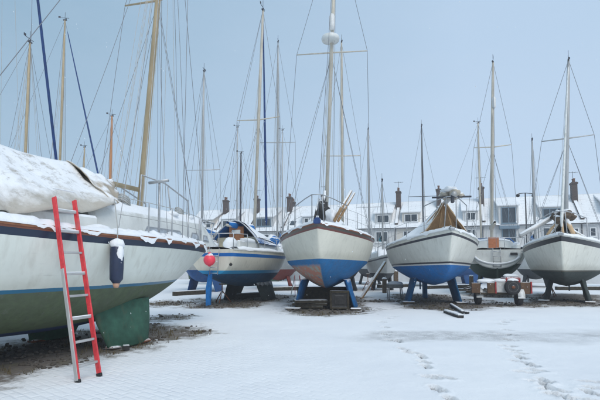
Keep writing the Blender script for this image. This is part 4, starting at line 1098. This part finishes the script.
blobs = [(g.x, g.y, rx, ry, k) for (px, py, rx, ry, k) in ((170, 303, 1.3, 1.6, .9), (165, 318, .8, 1.0, .85), (215, 300, 2.2, 1.6, .7), (300, 302, 1.6, 1.2, .5), (375, 301, 2.0, 1.0, .8), (430, 300, 2.6, 1.1, .8), (495, 305, 2.4, .9, 1.0), (540, 303, 2.4, 1.0, .9), (590, 297, 2.5, 1.0, .6), (20, 355, .8, .3, .5), (65, 350, .5, .25, .5)) for g in (G(px, py),)]
def segd(x, y, s):
    x0, y0, x1, y1, w = s; dx, dy = x1-x0, y1-y0; t = max(0, min(1, ((x-x0)*dx+(y-y0)*dy)/(dx*dx+dy*dy)))
    return math.hypot(x-x0-t*dx, y-y0-t*dy)/w
vs = []; bare = []; slush = []
nx = len(xs)
for y in ys:
    for x in xs:
        z = 0; ba = 0; sl_ = 0
        if 1 < y < 45 and -16 < x < 22:
            z += .022*mn.noise(Vector((x*.45, y*.45, 0)))+.010*mn.noise(Vector((x*1.9, y*1.9, 3)))+.004*mn.noise(Vector((x*6, y*6, 9)))
            if y > 5:
                n1 = mn.noise(Vector((x*.9, y*.9, 5)))*.35+mn.noise(Vector((x*3.1, y*3.1, 8)))*.22
                for s2 in boatsegs:
                    dd = segd(x, y, s2)
                    if dd < 2: ba = max(ba, 1-sstep(.45, 1.9, dd+n1))
                for (bx, by_, rx, ry, k_) in blobs:
                    dd = math.hypot((x-bx)/rx, (y-by_)/ry)
                    if dd < 1.8: ba = max(ba, k_*(1-sstep(.1, 1.7, dd+n1*1.2)))
                # thin slushy track crossing at the right
                tc = 9.1+.1*(x-3); q = abs(y-tc)/.6+mn.noise(Vector((x*.5, y*1.2, 2)))*1.3+n1*1.3
                if x > .6: sl_ = .7*(1-sstep(.2, 1.5, q))*sstep(.4, 2.0, x)
            if 3 < y < 16:
                for (fx, fy, fa) in fps:
                    dx, dy = x-fx, y-fy
                    if abs(dx) < .4 and abs(dy) < .4:
                        c, s = math.cos(fa), math.sin(fa); u = dx*c+dy*s; v = -dx*s+dy*c
                        vv = v*(1+.35*(abs(u) < .04))
                        dd = math.sqrt((u/.15)**2+(vv/.058)**2)
                        if dd < 1.9:
                            z -= .06*(1-sstep(.8, 1.12, dd)); z += .014*math.exp(-((dd-1.35)/.25)**2); sl_ = max(sl_, 1.0*(1-sstep(.8, 1.3, dd)))
            z -= ba*.02
        vs.append((x, y, z)); bare.append(ba); slush.append(sl_)
fs = [(i*nx+k, i*nx+k+1, (i+1)*nx+k+1, (i+1)*nx+k) for i in range(len(ys)-1) for k in range(nx-1)]
me = bpy.data.meshes.new('ground'); me.from_pydata(vs, [], fs); me.polygons.foreach_set('use_smooth', [True]*len(fs))
for nm, vals in (('bare', bare), ('slush', slush)):
    at = me.attributes.new(nm, 'FLOAT', 'POINT'); at.data.foreach_set('value', vals)
gr = bpy.data.objects.new('snowy_ground', me); C.objects.link(gr); tag(gr, kind='structure')
m, t, b = nt('snowy_yard')
ab = N(t, 'ShaderNodeAttribute', attribute_name='bare').outputs['Fac']; asl = N(t, 'ShaderNodeAttribute', attribute_name='slush').outputs['Fac']
n1 = noise(t, 3, 8, .7); n2 = noise(t, 14, 8, .75); n3 = noise(t, 60, 4, .7)
snowc = mixc(t, rampf(t, noise(t, .6, 6, .6), .3, .7), (.86, .87, .89), (.93, .935, .94))
gravel = mixc(t, rampf(t, n2, .3, .7), (.05, .038, .028), (.15, .11, .075)); gravel = mixc(t, rampf(t, n3, .55, .8), gravel, (.24, .21, .18))
gravel = mixc(t, rampf(t, n1, .52, .66), gravel, (.12, .1, .045))
k = rampf(t, mth(t, 'ADD', ab, mth(t, 'ADD', mth(t, 'MULTIPLY', mth(t, 'SUBTRACT', n2, .5), .8), mth(t, 'MULTIPLY', mth(t, 'SUBTRACT', n1, .5), 1.9))), .3, .78)
k = mth(t, 'MULTIPLY', k, mth(t, 'GREATER_THAN', ab, .01))
col = mixc(t, mth(t, 'MULTIPLY', k, .9), snowc, gravel)
ks = mth(t, 'MULTIPLY', asl, rampf(t, mth(t, 'ADD', n3, mth(t, 'MULTIPLY', n1, .8)), .72, 1.02))
col = mixc(t, mth(t, 'MULTIPLY', ks, .9), col, (.27, .27, .27))
col = mixc(t, mth(t, 'MULTIPLY', mth(t, 'MULTIPLY', rampf(t, asl, .72, .88), rampf(t, n2, .2, .4)), .85), col, (.15, .15, .155))
sp_n = noise(t, 2.0, 10, .8)
col = mixc(t, mth(t, 'MULTIPLY', rampf(t, sp_n, .6, .72), .22), col, (.35, .36, .37))
t.links.new(col, b.inputs['Base Color']); b.inputs['Roughness'].default_value = .8; b.inputs['Specular IOR Level'].default_value = .2
# block paving reading faintly through the snow
tcn = t.nodes.new('ShaderNodeTexCoord'); mp = t.nodes.new('ShaderNodeMapping'); mp.inputs['Rotation'].default_value = (0, 0, R(38)); t.links.new(tcn.outputs['Object'], mp.inputs['Vector'])
br = t.nodes.new('ShaderNodeTexBrick'); br.inputs['Scale'].default_value = 1; br.inputs['Brick Width'].default_value = .22; br.inputs['Row Height'].default_value = .11
br.inputs['Mortar Size'].default_value = .03; br.inputs['Mortar Smooth'].default_value = 1
t.links.new(mp.outputs['Vector'], br.inputs['Vector'])
sx = t.nodes.new('ShaderNodeSeparateXYZ'); t.links.new(tcn.outputs['Object'], sx.inputs[0])
pav = mth(t, 'MULTIPLY', mth(t, 'MULTIPLY', rampf(t, sx.outputs['X'], 1.2, -1.5), rampf(t, sx.outputs['Y'], 11, 7)), rampf(t, noise(t, 1.3, 5, .6), .3, .6))
hgt = mth(t, 'ADD', mth(t, 'MULTIPLY', mth(t, 'MULTIPLY', br.outputs['Fac'], pav), -.9), mth(t, 'ADD', mth(t, 'MULTIPLY', n2, .8), mth(t, 'MULTIPLY', n3, .3)))
bump(t, b, hgt, .55, .022)
me.materials.append(m)

# dead grass tufts and stones poking out where the boats keep the snow off
mb = MB(); ms = MB(); R2 = random.Random(3); n_ = 0
pts = [(vs[i][0], vs[i][1], bare[i]) for i in range(0, len(vs), 1) if bare[i] > .45 and 6 < vs[i][1] < 25]
for (x, y, b_) in R2.sample(pts, min(len(pts), 2600)):
    if R2.random() > b_: continue
    x += R2.uniform(-.05, .05); y += R2.uniform(-.05, .05)
    if mn.noise(Vector((x*.8, y*.8, 4))) > -.02:
        for q in range(6):
            a = R2.uniform(0, 6.28); hh = R2.uniform(.025, .09); w_ = .006; d = Vector((math.cos(a), math.sin(a), 0)); e = Vector((-d.y, d.x, 0))*w_
            o_ = Vector((x+R2.uniform(-.05, .05), y+R2.uniform(-.05, .05), -.02)); tip = o_+d*hh*R2.uniform(.2, 1)+Vector((0, 0, hh))
            mb.add([o_-e, o_+e, o_+d*hh*.2+e*.7+Vector((0, 0, hh*.6)), o_+d*hh*.2-e*.7+Vector((0, 0, hh*.6)), tip], [(0, 1, 2, 3), (3, 2, 4)])
    else:
        r_ = R2.uniform(.015, .05); ms.blob((x, y, 0), r_, R2.random()*50, 4, (1, R2.uniform(.6, 1), .6), .5)
tag(mb.build('dead_grass', mat('straw', (.11, .085, .04), .9, .4, 3)), kind='stuff'); tag(ms.build('stones', mat('stones', (.1, .085, .07), .9, .5, 3)), kind='stuff')

# ================================================================== falling snow
mb = MB()
for i in range(420):
    Y = 2.2+rng.random()**.7*11; x = rng.uniform(-.75, .75)*Y; z = rng.uniform(.1, 1.4+.62*Y)
    r_ = rng.uniform(.002, .0042); d = Vector((.35, 0, -1)).normalized()*r_*rng.uniform(1.5, 3.2); c = Vector((x, Y, z))
    e1, e2 = Vector((r_, 0, 0)), Vector((0, r_, 0))
    mb.add([c-d, c+d, c+e1, c-e1, c+e2, c-e2], [(0, 2, 4), (0, 4, 3), (0, 3, 5), (0, 5, 2), (1, 4, 2), (1, 3, 4), (1, 5, 3), (1, 2, 5)])
tag(mb.build('falling_snow', M['snow']), kind='stuff')

# ================================================================== haze
HAZE = .0016
hz = MB().box((0, 30, 13.5), (150, 110, 33)).build('haze', M['snow']); tag(hz, kind='stuff')
m = bpy.data.materials.new('snowy_air'); m.use_nodes = True; t = m.node_tree; t.nodes.clear()
ou = t.nodes.new('ShaderNodeOutputMaterial'); pv = t.nodes.new('ShaderNodeVolumePrincipled'); pv.inputs['Color'].default_value = (.93, .95, 1, 1); pv.inputs['Density'].default_value = HAZE
t.links.new(pv.outputs[0], ou.inputs['Volume']); hz.data.materials.clear(); hz.data.materials.append(m)

# ================================================================== light
W = bpy.data.worlds.new('World'); S.world = W; W.use_nodes = True; t = W.node_tree; t.nodes.clear()
ou = t.nodes.new('ShaderNodeOutputWorld'); bg_ = t.nodes.new('ShaderNodeBackground')
sky = t.nodes.new('ShaderNodeTexSky'); sky.sky_type = 'NISHITA'; sky.sun_disc = False; sky.sun_elevation = R(24); sky.sun_rotation = R(60); sky.air_density = 1; sky.dust_density = 3; sky.ozone_density = 1.5
tc = t.nodes.new('ShaderNodeTexCoord'); sx = t.nodes.new('ShaderNodeSeparateXYZ'); t.links.new(tc.outputs['Generated'], sx.inputs[0])
side_ = rampf(t, sx.outputs['X'], -.6, .35)
nz = noise(t, 1.6, 4, .5, src=tc.outputs['Generated'], stretch=(1, 1, 2.2))
side_ = mth(t, 'ADD', side_, mth(t, 'MULTIPLY', mth(t, 'SUBTRACT', nz, .5), .35))
cl = mixc(t, side_, (2.6, 4.2, 5.5), (5.05, 6.6, 8.4))
up = rampf(t, sx.outputs['Z'], 0, .6)
cl = mixc(t, mth(t, 'MULTIPLY', up, .1), cl, (2.8, 4.4, 6.6))
low = rampf(t, sx.outputs['Z'], .42, .0)
cl = mixc(t, mth(t, 'MULTIPLY', low, .4), cl, (6.0, 7.1, 8.8))
cn = noise(t, 2.2, 7, .6, src=tc.outputs['Generated'], stretch=(1, 1, 3))
cl = mixc(t, mth(t, 'MULTIPLY', rampf(t, cn, .4, .7), .12), cl, (6.2, 7.0, 8.2))
mix = mixc(t, .9, sky.outputs[0], cl)
t.links.new(mix, bg_.inputs['Color']); bg_.inputs['Strength'].default_value = .1; t.links.new(bg_.outputs[0], ou.inputs['Surface'])
sl = bpy.data.lights.new('sun', 'SUN'); sl.energy = 1.5; sl.angle = R(35); sl.color = (1, .96, .9)
so = bpy.data.objects.new('sun', sl); C.objects.link(so)
el, az = R(42), R(160)   # from behind the viewer, to the right
so.rotation_euler = Vector((math.sin(az)*math.cos(el), math.cos(az)*math.cos(el), math.sin(el))).to_track_quat('Z', 'Y').to_euler()
sky.sun_elevation = el; sky.sun_rotation = az
S.view_settings.view_transform = 'Standard'; S.view_settings.look = 'None'; S.view_settings.exposure = .1; S.view_settings.gamma = 1
S.render.engine = 'CYCLES'
S.cycles.volume_bounces = 1
